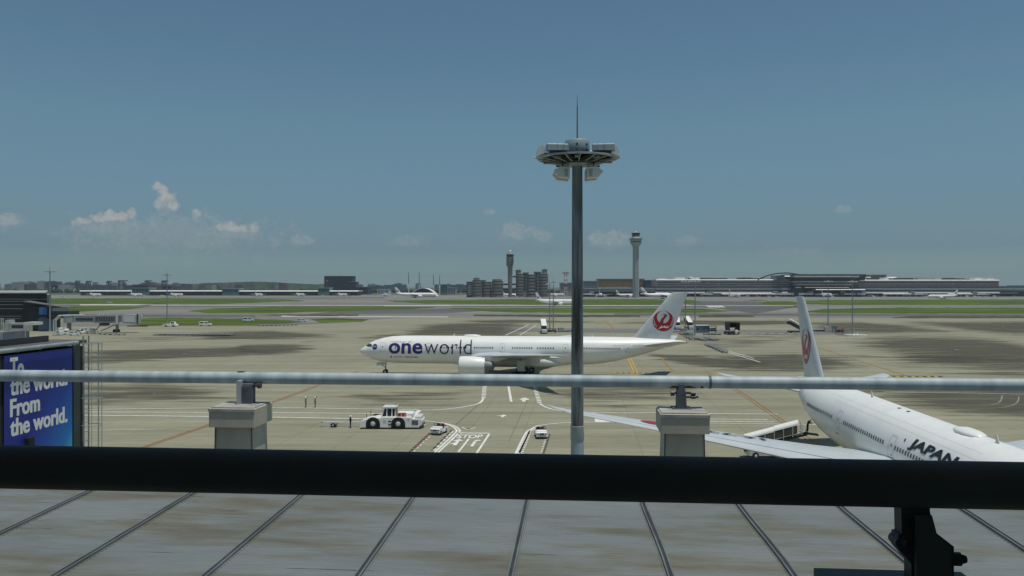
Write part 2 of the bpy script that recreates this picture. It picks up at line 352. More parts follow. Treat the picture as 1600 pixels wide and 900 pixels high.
# painted markings ------------------------------------------------
ZL = .036
def stroke(b, pts, w, z=ZL, dash=None):
    pts = [Vector((*p, 0)) for p in pts]
    segs = []
    if dash:
        on, off = dash
        for a, c in zip(pts, pts[1:]):
            L = (c-a).length; d = (c-a)/L; t = 0
            while t < L: segs.append([a+d*t, a+d*min(L, t+on)]); t += on+off
    else: segs = [pts]
    for sg in segs:
        vs = []
        for i, p in enumerate(sg):
            d = (sg[min(i+1, len(sg)-1)]-sg[max(i-1, 0)]).normalized(); nn = Vector((-d.y, d.x, 0))
            vs += [(p.x+nn.x*w/2, p.y+nn.y*w/2, z), (p.x-nn.x*w/2, p.y-nn.y*w/2, z)]
        b.add(vs, [(2*i+1, 2*i+3, 2*i+2, 2*i) for i in range(len(sg)-1)])
def GP(*pts): return [G(*p) for p in pts]
def smooth(pts, k=5):
    out = []
    n = len(pts)
    for i in range(n-1):
        p0, p1, p2, p3 = pts[max(i-1,0)], pts[i], pts[i+1], pts[min(i+2,n-1)]
        for j in range(k):
            t = j/k
            out.append(tuple(.5*((2*p1[c])+(-p0[c]+p2[c])*t+(2*p0[c]-5*p1[c]+4*p2[c]-p3[c])*t*t+(-p0[c]+3*p1[c]-3*p2[c]+p3[c])*t**3) for c in (0,1)))
    return out+[pts[-1]]
mk = MB()
stroke(mk, smooth(GP((140,640),(350,637.4),(460,637.6),(560,639),(639,640.3),(681,640.8),(715,637.4),(740,633),(751,629),(755.5,622)),4), .4)
stroke(mk, GP((755.5,622),(757.5,600)), .8, dash=(1.1,.9))
stroke(mk, GP((140,644),(430,645),(597,646.4)), .42); stroke(mk, GP((130,649),(430,652.3),(574,654.8)), .5)
lf = smooth(GP((661,657),(687.5,661),(704,665.5),(712.5,671.5),(711,677),(679,707.5),(650,735)),6)
lf2 = smooth(GP((690,660.6),(708,665),(717.5,671.5),(715.5,678),(684.5,707.5),(656,735)),6)
stroke(mk, lf, .3); stroke(mk, lf2, .3)
rt = smooth(GP((806,709),(821,678),(830.5,670.5),(846,664.5),(892,660.5),(960,660.2),(1000,660.2),(1290,663.8)),6)
stroke(mk, rt, .32); stroke(mk, smooth(GP((810,709),(825,678.6),(833,671.5),(846,666)),5), .28)
stroke(mk, GP((834,600),(843.6,631)), .8, dash=(1.1,.9)); stroke(mk, smooth(GP((843.6,631),(852,636),(870,641),(915,645),(1024,645),(1100,646.4),(1215,647.4)),4), .42)
stroke(mk, GP((1100,655),(1200,655.8)), .4); stroke(mk, GP((1100,658.6),(1210,659.6)), .4)
stroke(mk, GP((794.6,604),(798.8,628)), .45)
stroke(mk, GP((940,652),(942,660)), 2.2); stroke(mk, GP((958,657),(975,659)), 1.0)
stroke(mk, GP((712,677),(766.6,677.2)), .6); stroke(mk, GP((765.5,677.0),(745,708)), .3); stroke(mk, GP((732.6,686),(716,707)), .28)
stroke(mk, GP((639,657),(656,640.5)), .7)
# turn arrows
def arrow(b, p, q, hd, w, z=ZL+.004):
    p = Vector((*p,0)); q = Vector((*q,0)); d = (q-p).normalized(); nn = Vector((-d.y, d.x, 0)); m = q-d*hd
    b.add([(p-nn*w/2)[:2]+(z,), (m-nn*w/2)[:2]+(z,), (m-nn*w*1.6)[:2]+(z,), q[:2]+(z,), (m+nn*w*1.6)[:2]+(z,), (m+nn*w/2)[:2]+(z,), (p+nn*w/2)[:2]+(z,)], [tuple(range(7))])
arrow(mk, G(710,696.5), G(718,686), 1.6, .45); arrow(mk, G(711,692), G(704.5,694.5), .5, .3, ZL+.007)
stroke(mk, GP((737,698),(742.6,689.6)), .4); arrow(mk, G(742.4,689.8), G(750,687.6), .7, .38)
stroke(mk, GP((776,649.8),(791,649.8)), .35); arrow(mk, G(784.5,652.4), G(787.5,648), 1.6, .4)
arrow(mk, G(818,628), G(820,621.5), 2.2, .6); arrow(mk, G(820,625.5), G(814.5,623.2), 1.4, .45, ZL+.007); arrow(mk, G(820,625.5), G(825,623.5), 1.4, .45, ZL+.01)
stroke(mk, GP((722,668),(731,672),(743.5,668)), .28)
# lettering laid on the ground
vs, fs = text2d('STOP', 0, 1, 0, 1, bold=.03)
a, bq, c = Vector((*G(712.5,685.4),0)), Vector((*G(752.5,685.4),0)), Vector((*G(716.5,679.4),0))
m2 = MB(); m2.add([tuple(a+(bq-a)*x+(c-a)*y)[:2]+(ZL+.004,) for x, y in vs], fs); mk.add(m2.v, m2.f)
# far white lines
for q, w in (([(826,507.5),(790,524)],.5),([(838,508),(812,524)],.4),([(1128,548),(1188,566)],.4),([(1105,539),(1178,560)],.35),([(1072,512.5),(1400,514)],.4),([(1072,518),(1250,521)],.5)):
    stroke(mk, GP(*q), w)
stroke(mk, GP((1130,520.8),(1255,521.4)), 1.0, dash=(2.2,1.6))
for i in range(4): stroke(mk, GP((1104+i*6.5,477.6),(1112+i*6.5,480.2)), 2.6)
stroke(mk, GP((130,673),(240,671)), .15); stroke(mk, GP((1380,612),(1600,616)), .25)
mk.build('apron_markings', line, kind='structure')
tk = MB()
# tyre scrub curves on the right stain
stroke(tk, smooth(GP((1480,632),(1530,634),(1560,630),(1566,618)),5), .22); stroke(tk, smooth(GP((1500,640),(1565,637),(1588,630),(1592,620)),5), .22)
tk.build('tyre_tracks', mat('pale_tyre_track',(.30,.29,.225),.85,ns=.5,amt=.3,spec=.2), kind='structure')
ok = MB()
stroke(ok, GP((215,701),(330,662),(490,604.5),(560,580)), .32, ZL+.002); stroke(ok, GP((219,702),(334,663),(494,605)), .12, ZL+.006)
for d in (0, 6.2): stroke(ok, GP((1100+d,580),(1148+d,609.5),(1229+d*1.2,665),(1290+d*1.2,707)), .17, ZL+.002)
stroke(ok, smooth(GP((1140,517),(1255,537.5),(1330,560),(1416,587)),5), .4, ZL+.002); stroke(ok, smooth(GP((945,500),(952,507),(962,516)),3), .8, ZL+.002)
stroke(ok, smooth(GP((1034,560),(1042,570),(1052,580)),3), .45, ZL+.002)
ok.build('orange_guide_lines', oline, kind='structure')
yk = MB()
for d in (0, 4.6): stroke(yk, GP((981+d,560),(991+d,583)), .32, ZL+.002)
for i in range(6): stroke(yk, GP((958+i*9,582.6),(963+i*9,582.8)), 1.2, ZL+.004)
for i in range(7): stroke(yk, GP((1388+i*12,588.5),(1394+i*12,588.7)), 2.0, ZL+.002)
yk.build('yellow_lead_in_lines', yline, kind='structure')
bk = MB()
for i in range(6): stroke(bk, GP((963.6+i*9,582.8),(966.4+i*9,582.9)), 1.2, ZL+.004)
for i in range(7): stroke(bk, GP((1394.6+i*12,588.7),(1399.4+i*12,588.8)), 2.0, ZL+.002)
stroke(bk, GP((1386,586.6),(1476,587.8)), .35); stroke(bk, GP((1382,591),(1474,591.6)), .35)
stroke(bk, GP((671.6,676.6),(640.5,705.6)), .3, dash=(.6,.5)); stroke(bk, GP((858.5,679),(849,709)), .3, dash=(.5,.5)); stroke(bk, GP((706,672),(674.5,704)), .22, dash=(1.6,.7))
stroke(bk, GP((748,632),(713,663)), .05); stroke(bk, GP((824,626),(795,690)), .035)
bk.build('dark_apron_dashes', bline, kind='structure')
rk = MB()
stroke(rk, GP((673.6,677.4),(643,706)), .28, dash=(.9,.9)); stroke(rk, GP((828,673),(811,708)), .2); stroke(rk, GP((729,669.6),(734.5,669.8)), .5); stroke(rk, GP((470,535),(492,533)), 1.1); stroke(rk, GP((595,516),(615,516)), 1.2)
stroke(rk, GP((655,638.9),(683,639.6)), .12)
rk.build('red_apron_dashes', rline, kind='structure')
wk = MB()
stroke(wk, GP((675.2,678.6),(645.6,706.6)), .18, dash=(.9,.9)); stroke(wk, GP((708,674),(677.5,705)), .22, dash=(1.4,.6))
stroke(wk, GP((828.5,677),(815.6,709)), .26, dash=(.55,.55)); stroke(wk, GP((855,680),(845.5,709)), .26, dash=(.55,.55))
wk.build('white_apron_dashes', line, kind='structure')

# ---------------------------------------------------------------- airliners (local frame: +x forward, +y port, nose at the origin; s = metres aft of the nose)
BODY = [(0,5.22,5.08,.08),(.35,5.68,4.66,.52),(.9,6.05,4.27,.98),(1.7,6.52,3.85,1.42),(2.5,7.10,3.5,1.78),(3.4,7.55,3.2,2.12),(5.3,8.14,2.8,2.66),(7.6,8.55,2.6,2.98),(10,8.69,2.52,3.09),(13,8.72,2.5,3.1),
        (30,8.72,2.5,3.1),(49,8.72,2.5,3.1),(52,8.71,2.62,3.1),(55,8.70,2.95,3.08),(57.5,8.68,3.4,2.98),(60.5,8.62,4.1,2.7),(64,8.48,5.05,2.2),(67,8.33,6.0,1.65),(70,8.12,6.75,.95),(71.8,7.95,7.1,.4),(72.7,7.8,7.3,.2)]
def bodypt(s, a, off=0.0):
    """a: arc metres above the widest line (negative below) on the +y side"""
    t, b, w = lerp(BODY, s, 1), lerp(BODY, s, 2), lerp(BODY, s, 3); zc = (t+b)/2; hh = (t-b)/2; k = a/3.1
    if hh < 3.05: # keep real height where the body narrows
        zz = 5.61+3.1*math.sin(k); v = max(-1, min(1, (zz-zc)/hh)); k = math.asin(v)
    return (-s, (w+off)*math.cos(k), zc+(hh+off)*math.sin(k))
def fuselage_mesh():
    b = MB(); rs = []; n = 56; ss = []
    for i in range(len(BODY)-1):
        k = 3 if BODY[i+1][0]-BODY[i][0] > 2 else 2
        if i < 2: k = 1
        for j in range(k): ss.append(BODY[i][0]+(BODY[i+1][0]-BODY[i][0])*j/k)
    ss.append(72.7)
    for s in ss:
        t, bb, w = lerp(BODY, s, 1), lerp(BODY, s, 2), lerp(BODY, s, 3)
        rs.append([(-s, w*math.cos(2*PI*j/n), (t+bb)/2+(t-bb)/2*math.sin(2*PI*j/n)) for j in range(n)])
    b.loft(rs, flip=True); return b
AF = [(0,0),(.015,.22),(.06,.55),(.15,.85),(.3,1),(.5,.9),(.75,.5),(1,.04)]
def airfoil(le, te, span, z, th, side):
    """closed loop of one wing section; le/te in s, span in metres outboard"""
    up = [(le+(te-le)*c, z+th*.6*h) for c, h in AF]; dn = [(le+(te-le)*c, z-th*.4*h) for c, h in AF[1:][::-1]]
    return [(-s, side*span, zz) for s, zz in up+dn]
WSEC = [(24.4,41.6,2.0,4.15,1.9),(25.9,41.2,3.4,4.35,1.75),(28.8,41.0,7.0,4.75,1.25),(31.7,41.3,10.6,5.15,.95),(36.4,43.2,17.5,5.85,.62),(41.0,45.3,24.5,6.5,.42),(44.4,46.8,30.0,7.0,.28),(46.3,47.6,31.5,7.15,.15),(48.15,48.35,32.4,7.27,.04)]
def wing_mesh(side): return MB().loft([airfoil(a, c, l, z, t, side) for a, c, l, z, t in WSEC], flip=side < 0)
def wing_top(s, l, side, off=.03):
    le, te, z, th = lerp([(q[2],q[0]) for q in WSEC], l, 1), lerp([(q[2],q[1]) for q in WSEC], l, 1), lerp([(q[2],q[3]) for q in WSEC], l, 1), lerp([(q[2],q[4]) for q in WSEC], l, 1)
    return (-s, side*l, z+th*.6*lerp(AF, (s-le)/(te-le), 1)+off)
STAB = [(62.6,69.8,.9,6.85,.75),(63.3,69.8,1.9,6.98,.65),(67.5,71.3,8.0,7.95,.3),(69.0,72.0,10.5,8.36,.18),(70.2,72.1,10.76,8.42,.05)]
def stab_mesh(side): return MB().loft([airfoil(a, c, l, z, t, side) for a, c, l, z, t in STAB], flip=side < 0)
FIN = [(58.8,69.4,8.2,.5),(61.4,69.4,8.75,.95),(63.2,70.3,11.0,.85),(66.3,71.7,14.6,.62),(69.2,72.9,18.0,.4),(69.9,73.2,18.45,.22)]
def fin_mesh():
    rs = []
    for a, c, z, t in FIN:
        rs.append([(-(a+(c-a)*q), t/2*h, z) for q, h in AF]+[(-(a+(c-a)*q), -t/2*h, z) for q, h in AF[1:][::-1]])
    return MB().loft(rs)
def fin_side(s, z, side, off=.03):
    a, c, t = lerp([(q[2],q[0]) for q in FIN], z, 1), lerp([(q[2],q[1]) for q in FIN], z, 1), lerp([(q[2],q[3]) for q in FIN], z, 1)
    return (-s, side*(t/2*lerp(AF, (s-a)/(c-a), 1)+off), z)
def fin_decal(vs, fs, cs, cz, R, side, off):
    # on the port side +x of the drawing points aft, on the starboard side forward
    return cutmap(vs, fs, lambda x, y: fin_side(cs+(x*R if side > 0 else -x*R), cz+y*R, side, off), stepx=.2)
def emblem(root, fin, side, cs=67.75, cz=12.2, R=2.25, fine=True):
    n = 48; out = [(math.cos(2*PI*i/n), math.sin(2*PI*i/n)) for i in range(n)]
    # crescent of raised wings: outer circle minus an inner circle that touches its top
    ci, ri = .385, .605; o = []; a0 = PI/2+.02; a1 = PI/2+2*PI-.02
    outer = [(math.cos(a0+(a1-a0)*i/60), math.sin(a0+(a1-a0)*i/60)) for i in range(61)]
    inner = [(ri*math.cos(a0+(a1-a0)*i/60), ci+ri*math.sin(a0+(a1-a0)*i/60)) for i in range(61)]
    vs = outer+inner; fs = [(i, i+1, 61+i+1, 61+i) for i in range(60)]
    fin_decal(vs, fs, cs, cz, R, side, .03).build('emblem', redp, fin)
    e = root
    if not fine: return
    nk = [(-.32,-.34),(-.29,-.02),(-.18,.22),(.08,.48),(.17,.555),(.04,.60),(-.30,.615),(.02,.65),(.16,.69),(.24,.66),(.40,.57),(.33,.44),(.20,.31),(.06,.12),(.0,-.06),(.02,-.19),(.14,-.28),(.2,-.4)]
    fin_decal(nk, [tuple(range(len(nk)))], cs, cz, R, side, .035).build('crane_neck', redp, fin)
    vs, fs = text2d('JAL', -.47, .58, -.74, -.45, bold=.035, shear=.35)
    fin_decal(vs, fs, cs, cz, R, side, .045).build('emblem_lettering', white, fin)
    for sx in (-1, 1):
        q = MB()
        for k, (r0, r1, b0, b1) in enumerate(((.93,.80,18,62),(.86,.74,2,48),(.95,.84,-14,30))):
            vv = []; m = 10
            for i in range(m+1):
                t = i/m; a = math.radians(b0-(b1*t)); r = r0+(r1-r0)*t; w = .014*(1-t*.8)
                vv += [(sx*(r+w)*math.cos(a), (r+w)*math.sin(a)), (sx*(r-w)*math.cos(a), (r-w)*math.sin(a))]
            d = fin_decal(vv, [(2*i, 2*i+1, 2*i+3, 2*i+2) for i in range(m)], cs, cz, R, side, .05); q.add(d.v, d.f)
        q.build('feather_lines', white, fin)
def wheel(name, r, w, x, y, z, parent):
    t = MB().lathe([(r*.55,-w/2),(r*.93,-w/2),(r,-w*.3),(r,w*.3),(r*.93,w/2),(r*.55,w/2)], n=20, axis='y').build(name, black, parent, 40, (x,y,z))
    MB().lathe([(.05,-w*.56),(r*.5,-w*.5),(r*.56,-w*.3),(r*.56,w*.3),(r*.5,w*.5),(.05,w*.56)], n=14, axis='y').build('rim', chrome, t, 40)
    return t
def engine(root, side, detail=True):
    y = side*9.6; s0 = 24.3; zc = 2.98
    prof = [(1.62,-1.1),(1.66,-.2),(1.80,-.02),(1.9,-.06),(1.99,-.4),(2.02,-1.6),(2.0,-3.2),(1.86,-4.6),(1.66,-5.5),(1.60,-5.5),(1.5,-4.6)]
    e = MB().lathe(prof, (-s0, y, zc), 36, 'x').build('engine_nacelle', white, root, 50)
    MB().lathe([(1.64,-.18),(1.79,.0),(1.86,.01),(1.92,-.1),(1.92,-.12),(1.7,-.14)], (-s0, y, zc), 36, 'x').build('inlet_lip', chrome, e, 60)
    MB().lathe([(.02,-.7),(.3,-1.1),(1.63,-1.2),(1.63,-1.3)], (-s0, y, zc), 24, 'x').build('fan', dark, e, 40)
    MB().lathe([(1.5,-4.8),(1.2,-5.4),(1.1,-6.2),(.78,-7.3),(.72,-7.3),(.5,-7.0),(.05,-8.3)], (-s0, y, zc), 24, 'x').build('exhaust', midg, e, 40)
    MB().loft([[(-s0-2.2,y-.22,zc+1.9),(-s0-2.2,y+.22,zc+1.9),(-s0-2.4,y+.2,zc+2.1),(-s0-2.4,y-.2,zc+2.1)],[(-s0-7.8,y-.3,zc+.9),(-s0-7.8,y+.3,zc+.9),(-s0-8.6,y+.3,zc+2.3),(-s0-8.6,y-.3,zc+2.3)],[(-s0-10.5,y-.1,zc+1.7),(-s0-10.5,y+.1,zc+1.7),(-s0-10.6,y+.1,zc+2.2),(-s0-10.6,y-.1,zc+2.2)]]).build('pylon', offw, e, 40)
    return e
DOORS = (5.95, 16.3, 32.75, 46.5, 60.0)
def door(root, s, side):
    if s > 55: hw, a0, a1 = .5, -.25, 1.62
    else: hw, a0, a1 = .56, -.25, 1.68
    def pt(x, a, o):
        p = bodypt(x, a, o); return (p[0], side*p[1], p[2])
    g = MB()  # outline seal as a thin raised frame
    w = .045
    for (x0, x1, b0, b1) in ((s-hw,s+hw,a1-w,a1),(s-hw,s+hw,a0,a0+w),(s-hw,s-hw+w,a0,a1),(s+hw-w,s+hw,a0,a1)):
        k = 5; v = []
        for i in range(k+1):
            a = b0+(b1-b0)*i/k; v += [pt(x0, a, .035), pt(x1, a, .035)]
        g.add(v, [(2*i, 2*i+1, 2*i+3, 2*i+2) for i in range(k)])
    d = g.build('cabin_door', greyt, root)
    v = [pt(s-.09,.62,.045), pt(s+.09,.62,.045), pt(s+.09,.90,.045), pt(s-.09,.90,.045)]
    MB().add(v, [(0,1,2,3)]).build('door_window', glass, d)
    v = [pt(s-.42,-.02,.045), pt(s-.1,-.02,.045), pt(s-.1,.05,.045), pt(s-.42,.05,.045)]
    MB().add(v, [(0,1,2,3)]).build('handle', midg, d)
def window_row(root, side, runs):
    pr = None
    for (a, b) in runs:
        n = int(round((b-a)/.533))+1
        for i in range(n):
            s = a+i*(b-a)/max(1, n-1)
            if s > 49:  # body tapers: real mesh each
                vs = [bodypt(s+x, .7+y, .03) for x, y in ((-.12,-.13),(-.07,-.19),(.07,-.19),(.12,-.13),(.12,.13),(.07,.19),(-.07,.19),(-.12,.13))]
                MB().add([(x, side*y, z) for x, y, z in vs], [tuple(range(8))]).build('cabin_window', glass, root)
            else:
                if pr is None:
                    vs = [bodypt(20+x, .7+y, .03) for x, y in ((-.12,-.13),(-.07,-.19),(.07,-.19),(.12,-.13),(.12,.13),(.07,.19),(-.07,.19),(-.12,.13))]
                    pr = MB().add([(x+20, side*y, z) for x, y, z in vs], [tuple(range(8))]).build('cabin_window', glass, root, loc=(-s,0,0))
                else:
                    c = pr.copy(); COL.objects.link(c); c.location = (-s,0,0)
def body_decal(name, m, root, side, vs, fs, off=.035, step=.3, parent=None):
    """vs: (s, arc) pairs; on the far side the same outline is mirrored across the centreline"""
    def fn(x, a): p = bodypt(x, a, off); return (p[0], side*p[1], p[2])
    return cutmap(vs, fs, fn, stepy=step, stepx=.8).build(name, m, parent or root)
def arc(z): return 3.1*math.asin(max(-1, min(1, (z-5.61)/3.1)))
def gear(root, s, y, main):
    if main:
        g = MB().tube((-s,y,1.0),(-s+.2,y*.93,4.2),.2,n=10); g.tube((-s+1.6,y,.72),(-s-1.6,y,.72),.16); g.tube((-s+1.5,y,1.1),(-s+.2,y*.93,3.6),.09)
        L = g.build('main_landing_gear', midg, root, 40)
        for dx in (-1.45, 0, 1.45):
            for dy in (-.62, .62): wheel('wheel', .67, .5, -s+dx, y+dy, .67, L)
        MB().box((-s, y+(.95 if y > 0 else -.95), 2.7), (1.6,.06,2.2)).build('gear_door', offw, root)
    else:
        L = MB().tube((-s,0,.6),(-s-.15,0,3.1),.13).tube((-s+.9,0,2.0),(-s-.05,0,1.5),.08).build('nose_landing_gear', midg, root, 40)
        for dy in (-.38, .38): wheel('wheel', .54, .36, -s, dy, .54, L)
        for dy in (-.6, .6): MB().box((-s+1.1, dy, 2.3), (1.6,.05,.6)).build('gear_door', offw, root)
def belly(root):
    rs = []
    for s, w, zb, zt in ((21.5,1.2,2.48,3.0),(24,3.0,2.1,4.2),(28,3.75,1.95,4.8),(40,3.75,1.95,4.6),(44,2.9,2.2,3.8),(47,1.0,2.45,3.0)):
        n = 20; zc = (zb+zt)/2; rs.append([(-s, w*math.copysign(abs(math.cos(2*PI*j/n))**.7, math.cos(2*PI*j/n)), zc+(zt-zb)/2*math.copysign(abs(math.sin(2*PI*j/n))**.7, math.sin(2*PI*j/n))) for j in range(n)])
    MB().loft(rs, flip=True).build('wing_fairing', offw, root, 40)
def cockpit(root):
    # windscreen band split in panes on both sides
    for side in (1, -1):
        for (q) in (((1.62,6.33),(2.05,6.28),(2.62,6.86),(2.28,6.92)),((2.1,6.27),(2.62,6.25),(3.05,6.82),(2.68,6.85)),((2.68,6.25),(3.15,6.27),(3.3,6.5),(3.12,6.8))):
            vs = []
            for s, z in q:
                t, bb, w = lerp(BODY, s, 1), lerp(BODY, s, 2), lerp(BODY, s, 3); zc = (t+bb)/2; hh = (t-bb)/2; v = max(-.999, min(.999, (z-zc)/hh))
                vs.append((-s+.02, side*(w*math.sqrt(1-v*v)+.03), z+.03))
            MB().add(vs, [(0,1,2,3)]).build('cockpit_window', glass, root)
def airliner(name, loc, rz, **tags):
    root = thing(name, loc, rz, **tags)
    fu = fuselage_mesh().build('fuselage', white, root, 40)
    belly(root); cockpit(root)
    for sd in (1, -1):
        w = wing_mesh(sd).build('wing', wingm, root, 30)
        for l in (8.3, 14.5, 20.2):
            te = lerp([(q[2],q[1]) for q in WSEC], l, 1); z = lerp([(q[2],q[3]) for q in WSEC], l, 1)
            MB().lathe([(.03,2.6),(.22,1.6),(.28,.2),(.2,-1.0),(.02,-1.9)], (-te, sd*l, z-.38), 8, 'x').build('flap_fairing', offw, w, 50)
        stab_mesh(sd).build('tailplane', wingm, root, 30); engine(root, sd); gear(root, 37.1, sd*5.49, True)
    gear(root, 5.9, 0, False)
    fin = fin_mesh().build('tail_fin', wingm, root, 30)
    o = MB().lathe([(.02,1.9),(.75,1.5),(1.0,.6),(1.0,-.8),(.6,-1.7),(.02,-2.1)], (-25.6,0,0), 20, 'x').build('antenna_dome', white, root, 60)
    o.scale = (1,.75,.34); o.location = (0,0,8.72)
    for s in (21.4, 45.5, 52.2): MB().loft([[(-s-.35,-.03,8.66),(-s-.35,.03,8.66),(-s+.2,.03,8.66),(-s+.2,-.03,8.66)],[(-s-.4,-.02,9.3),(-s-.4,.02,9.3),(-s-.2,.02,9.3),(-s-.2,-.02,9.3)]]).build('blade_antenna', offw, root)
    MB().tube((-72.6,0,7.5),(-73.0,0,7.5),.16,.12).build('exhaust_outlet', midg, root)
    return root, fu, fin

# taxiing airliner (port side to the camera)
A1, fu1, fin1 = airliner('airliner', (-34.42,186.3,0), PI-.094, label='long white airliner with big purple and thin black lettering crossing the apron', cat='airliner')
for d in DOORS: door(A1, d, 1)
window_row(A1, 1, [(8.9,8.91),(10.9,10.91),(12.9,13.4),(19.3,21.4),(22.6,24.7),(26.6,30.6),(35.0,39.2),(40.5,43.9),(48.4,58.2)])
def t_side(root, side, body, s0, s1, z0, z1, m, name, bold=0, shear=0, usearc=False, parent=None):
    vs, fs = text2d(body, 0, 1, 0, 1, bold, shear); f = (lambda z: z) if usearc else arc
    a0, a1 = f(z0), f(z1)
    # port side reads towards the tail, starboard side reads towards the nose
    vv = [((s0+(s1-s0)*x), a0+(a1-a0)*y) for x, y in vs]
    return body_decal(name, m, root, side, vv, fs, parent=parent)
t_side(A1, 1, 'one', 7.35, 15.0, 4.83, 7.2, purple, 'airline_lettering', bold=.022)
t_side(A1, 1, 'world', 15.4, 25.95, 4.83, 7.95, navy, 'airline_lettering', bold=-.012)
t_side(A1, 1, 'member', 7.7, 11.3, 7.3, 7.7, greyt, 'airline_lettering'); t_side(A1, 1, 'of', 11.7, 12.6, 7.3, 7.75, greyt, 'airline_lettering')
t_side(A1, 1, 'JAPAN', 8.4, 10.4, 3.98, 4.24, blackp, 'airline_lettering', bold=.03); t_side(A1, 1, 'AIRLINES', 10.8, 13.9, 3.98, 4.24, blackp, 'airline_lettering', bold=.03)
t_side(A1, 1, 'JA732J', 61.0, 63.4, 6.7, 7.15, greyt, 'registration', bold=.01)
t_side(A1, 1, 'SKYSUITE', 57.0, 59.3, 6.85, 7.1, greyt, 'registration')
MBd = [(3.0*0+4.0+.62*math.cos(2*PI*i/24), arc(6.3)+.62*math.sin(2*PI*i/24)) for i in range(24)]
body_decal('round_badge', purple, A1, 1, MBd, [tuple(range(24))], parent=fu1)
for i, y in enumerate((-.12,.02,.16)):
    q = math.sqrt(.62**2-y*y)*(.8)
    body_decal('badge_stripe', white if i == 1 else greyt, A1, 1, [(4.0-q, arc(6.3)+y), (4.0+q, arc(6.3)+y), (4.0+q, arc(6.3)+y+.05), (4.0-q, arc(6.3)+y+.05)], [(0,1,2,3)], off=.05, parent=fu1)
MBd = [(7.85+.2*math.cos(2*PI*i/16), arc(4.1)+.2*math.sin(2*PI*i/16)) for i in range(16)]
body_decal('small_mark', blackp, A1, 1, MBd, [tuple(range(16))])
emblem(A1, fin1, 1); emblem(A1, fin1, -1)

# parked airliner (starboard side to the camera)
h2 = -PI/2-.0704; n2 = (36.87+60*math.cos(h2), 96.29+60*math.sin(h2), 0)
A2, fu2, fin2 = airliner('airliner', n2, h2, label='white airliner parked at lower right with big black JAPAN lettering', cat='airliner')
for d in DOORS: door(A2, d, -1)
window_row(A2, -1, [(25.6,31.9),(34.6,44.8),(48.6,57.6)])
t_side(A2, -1, 'JAPAN', 29.75, 21.8, 1.02, 2.13, blackp, 'airline_lettering', bold=.045, shear=.12, usearc=True)
t_side(A2, -1, 'AIRLINES', 20.8, 9.5, 1.02, 2.13, blackp, 'airline_lettering', bold=.045, shear=.12, usearc=True)
t_side(A2, -1, 'JA733J', 63.6, 61.3, 1.5, 1.9, greyt, 'registration', usearc=True)
body_decal('flag_mark', redp, A2, -1, [(30.75+.14*math.cos(2*PI*i/12), 1.65+.14*math.sin(2*PI*i/12)) for i in range(12)], [tuple(range(12))])
body_decal('belly_stripe', midg, A2, -1, [(46.2,-.75),(47.2,-.75),(47.2,-.68),(46.2,-.68)], [(0,1,2,3)])
for s in (38.2, 36.2): MB().lathe([(.16,0),(.16,.05),(.02,.06)], (-s,-.25,8.71), 12).build('roof_beacon_port', dark, A2)
body_decal('panel_seam', greyt, A2, -1, [(20,3.1),(60,3.1),(60,3.115),(20,3.115)], [(0,1,2,3)]); body_decal('panel_seam', greyt, A2, -1, [(20,2.45),(50,2.45),(50,2.465),(20,2.465)], [(0,1,2,3)])
emblem(A2, fin2, 1); emblem(A2, fin2, -1)
wr = [c for c in A2.children if c.name.startswith('wing') and 'fairing' not in c.name and c.data.vertices[-1].co.y < 0][0]
cutmap([(42.4+1.75*math.cos(2*PI*i/32), 21.4+1.75*math.sin(2*PI*i/32)) for i in range(32)], [tuple(range(32))], lambda s, l: wing_top(s, l, -1), stepy=.6, stepx=.4).build('red_disc', redp, wr)
vs, fs = text2d('JA733J', 0, 1, 0, 1, bold=.02)
# letters run outboard, their tops towards the leading edge
vv = [(38.9+.42*x*7.4-y*2.1, 11.9+x*7.4) for x, y in vs]
cutmap(vv, fs, lambda s, l: wing_top(s, l, -1, .09), stepy=.6, stepx=.4).build('wing_registration', blackp, wr)
for (o0, o1) in ((.80,.81),(.13,.137)):
    v = []
    for i in range(20):
        l = 4+i*1.35
        le, te = lerp([(q[2],q[0]) for q in WSEC], l, 1), lerp([(q[2],q[1]) for q in WSEC], l, 1)
        v += [wing_top(le+(te-le)*o0, l, -1), wing_top(le+(te-le)*o1, l, -1)]
    MB().add(v, [(2*i, 2*i+1, 2*i+3, 2*i+2) for i in range(19)]).build('panel_seam', midg, wr)

# far airliners: a plainer one built once, copied with its parts
def far_airliner(loc, rz, **tags):
    r = thing('airliner', loc, rz, **tags)
    fuselage_mesh().build('fuselage', white, r, 40)
    v = [bodypt(s, a, .05) for s in (9, 58) for a in (.5,.9)]
    for sd in (1, -1):
        m = MB().add([(x, sd*y, z) for x, y, z in v], [(0,1,3,2)]); m.build('window_band', midg, r)
        wing_mesh(sd).build('wing', wingm, r, 30); stab_mesh(sd).build('tailplane', wingm, r, 30)
        MB().lathe([(1.5,-1.1),(1.8,0),(2.0,-.6),(2.0,-3.4),(1.6,-5.5),(.8,-7)], (-24.3, sd*9.6, 2.98), 14, 'x').build('engine_nacelle', white, r, 40)
        g = MB(); g.tube((-37,sd*5.5,1),(-37,sd*5,4),.2)
        for dx in (-1.4,0,1.4): g.lathe([(.3,-.8),(.67,-.8),(.67,.8),(.3,.8)], (-37+dx, sd*5.5, .67), 12, 'y')
        g.build('main_landing_gear', black, r, 40)
    MB().tube((-5.9,0,.6),(-6,0,3),.13).lathe([(.3,-.5),(.54,-.5),(.54,.5),(.3,.5)], (-5.9,0,.54), 12, 'y').build('nose_landing_gear', black, r, 40)
    f = fin_mesh().build('tail_fin', white, r, 30); emblem(r, f, 1, fine=False); emblem(r, f, -1, fine=False)
    MB().box((-2.4,0,6.65),(1.0,3.3,.45)).build('cockpit_window', glass, r)
    return r
NB = (.58,.56,.72); MW = (.75,.78,.85)
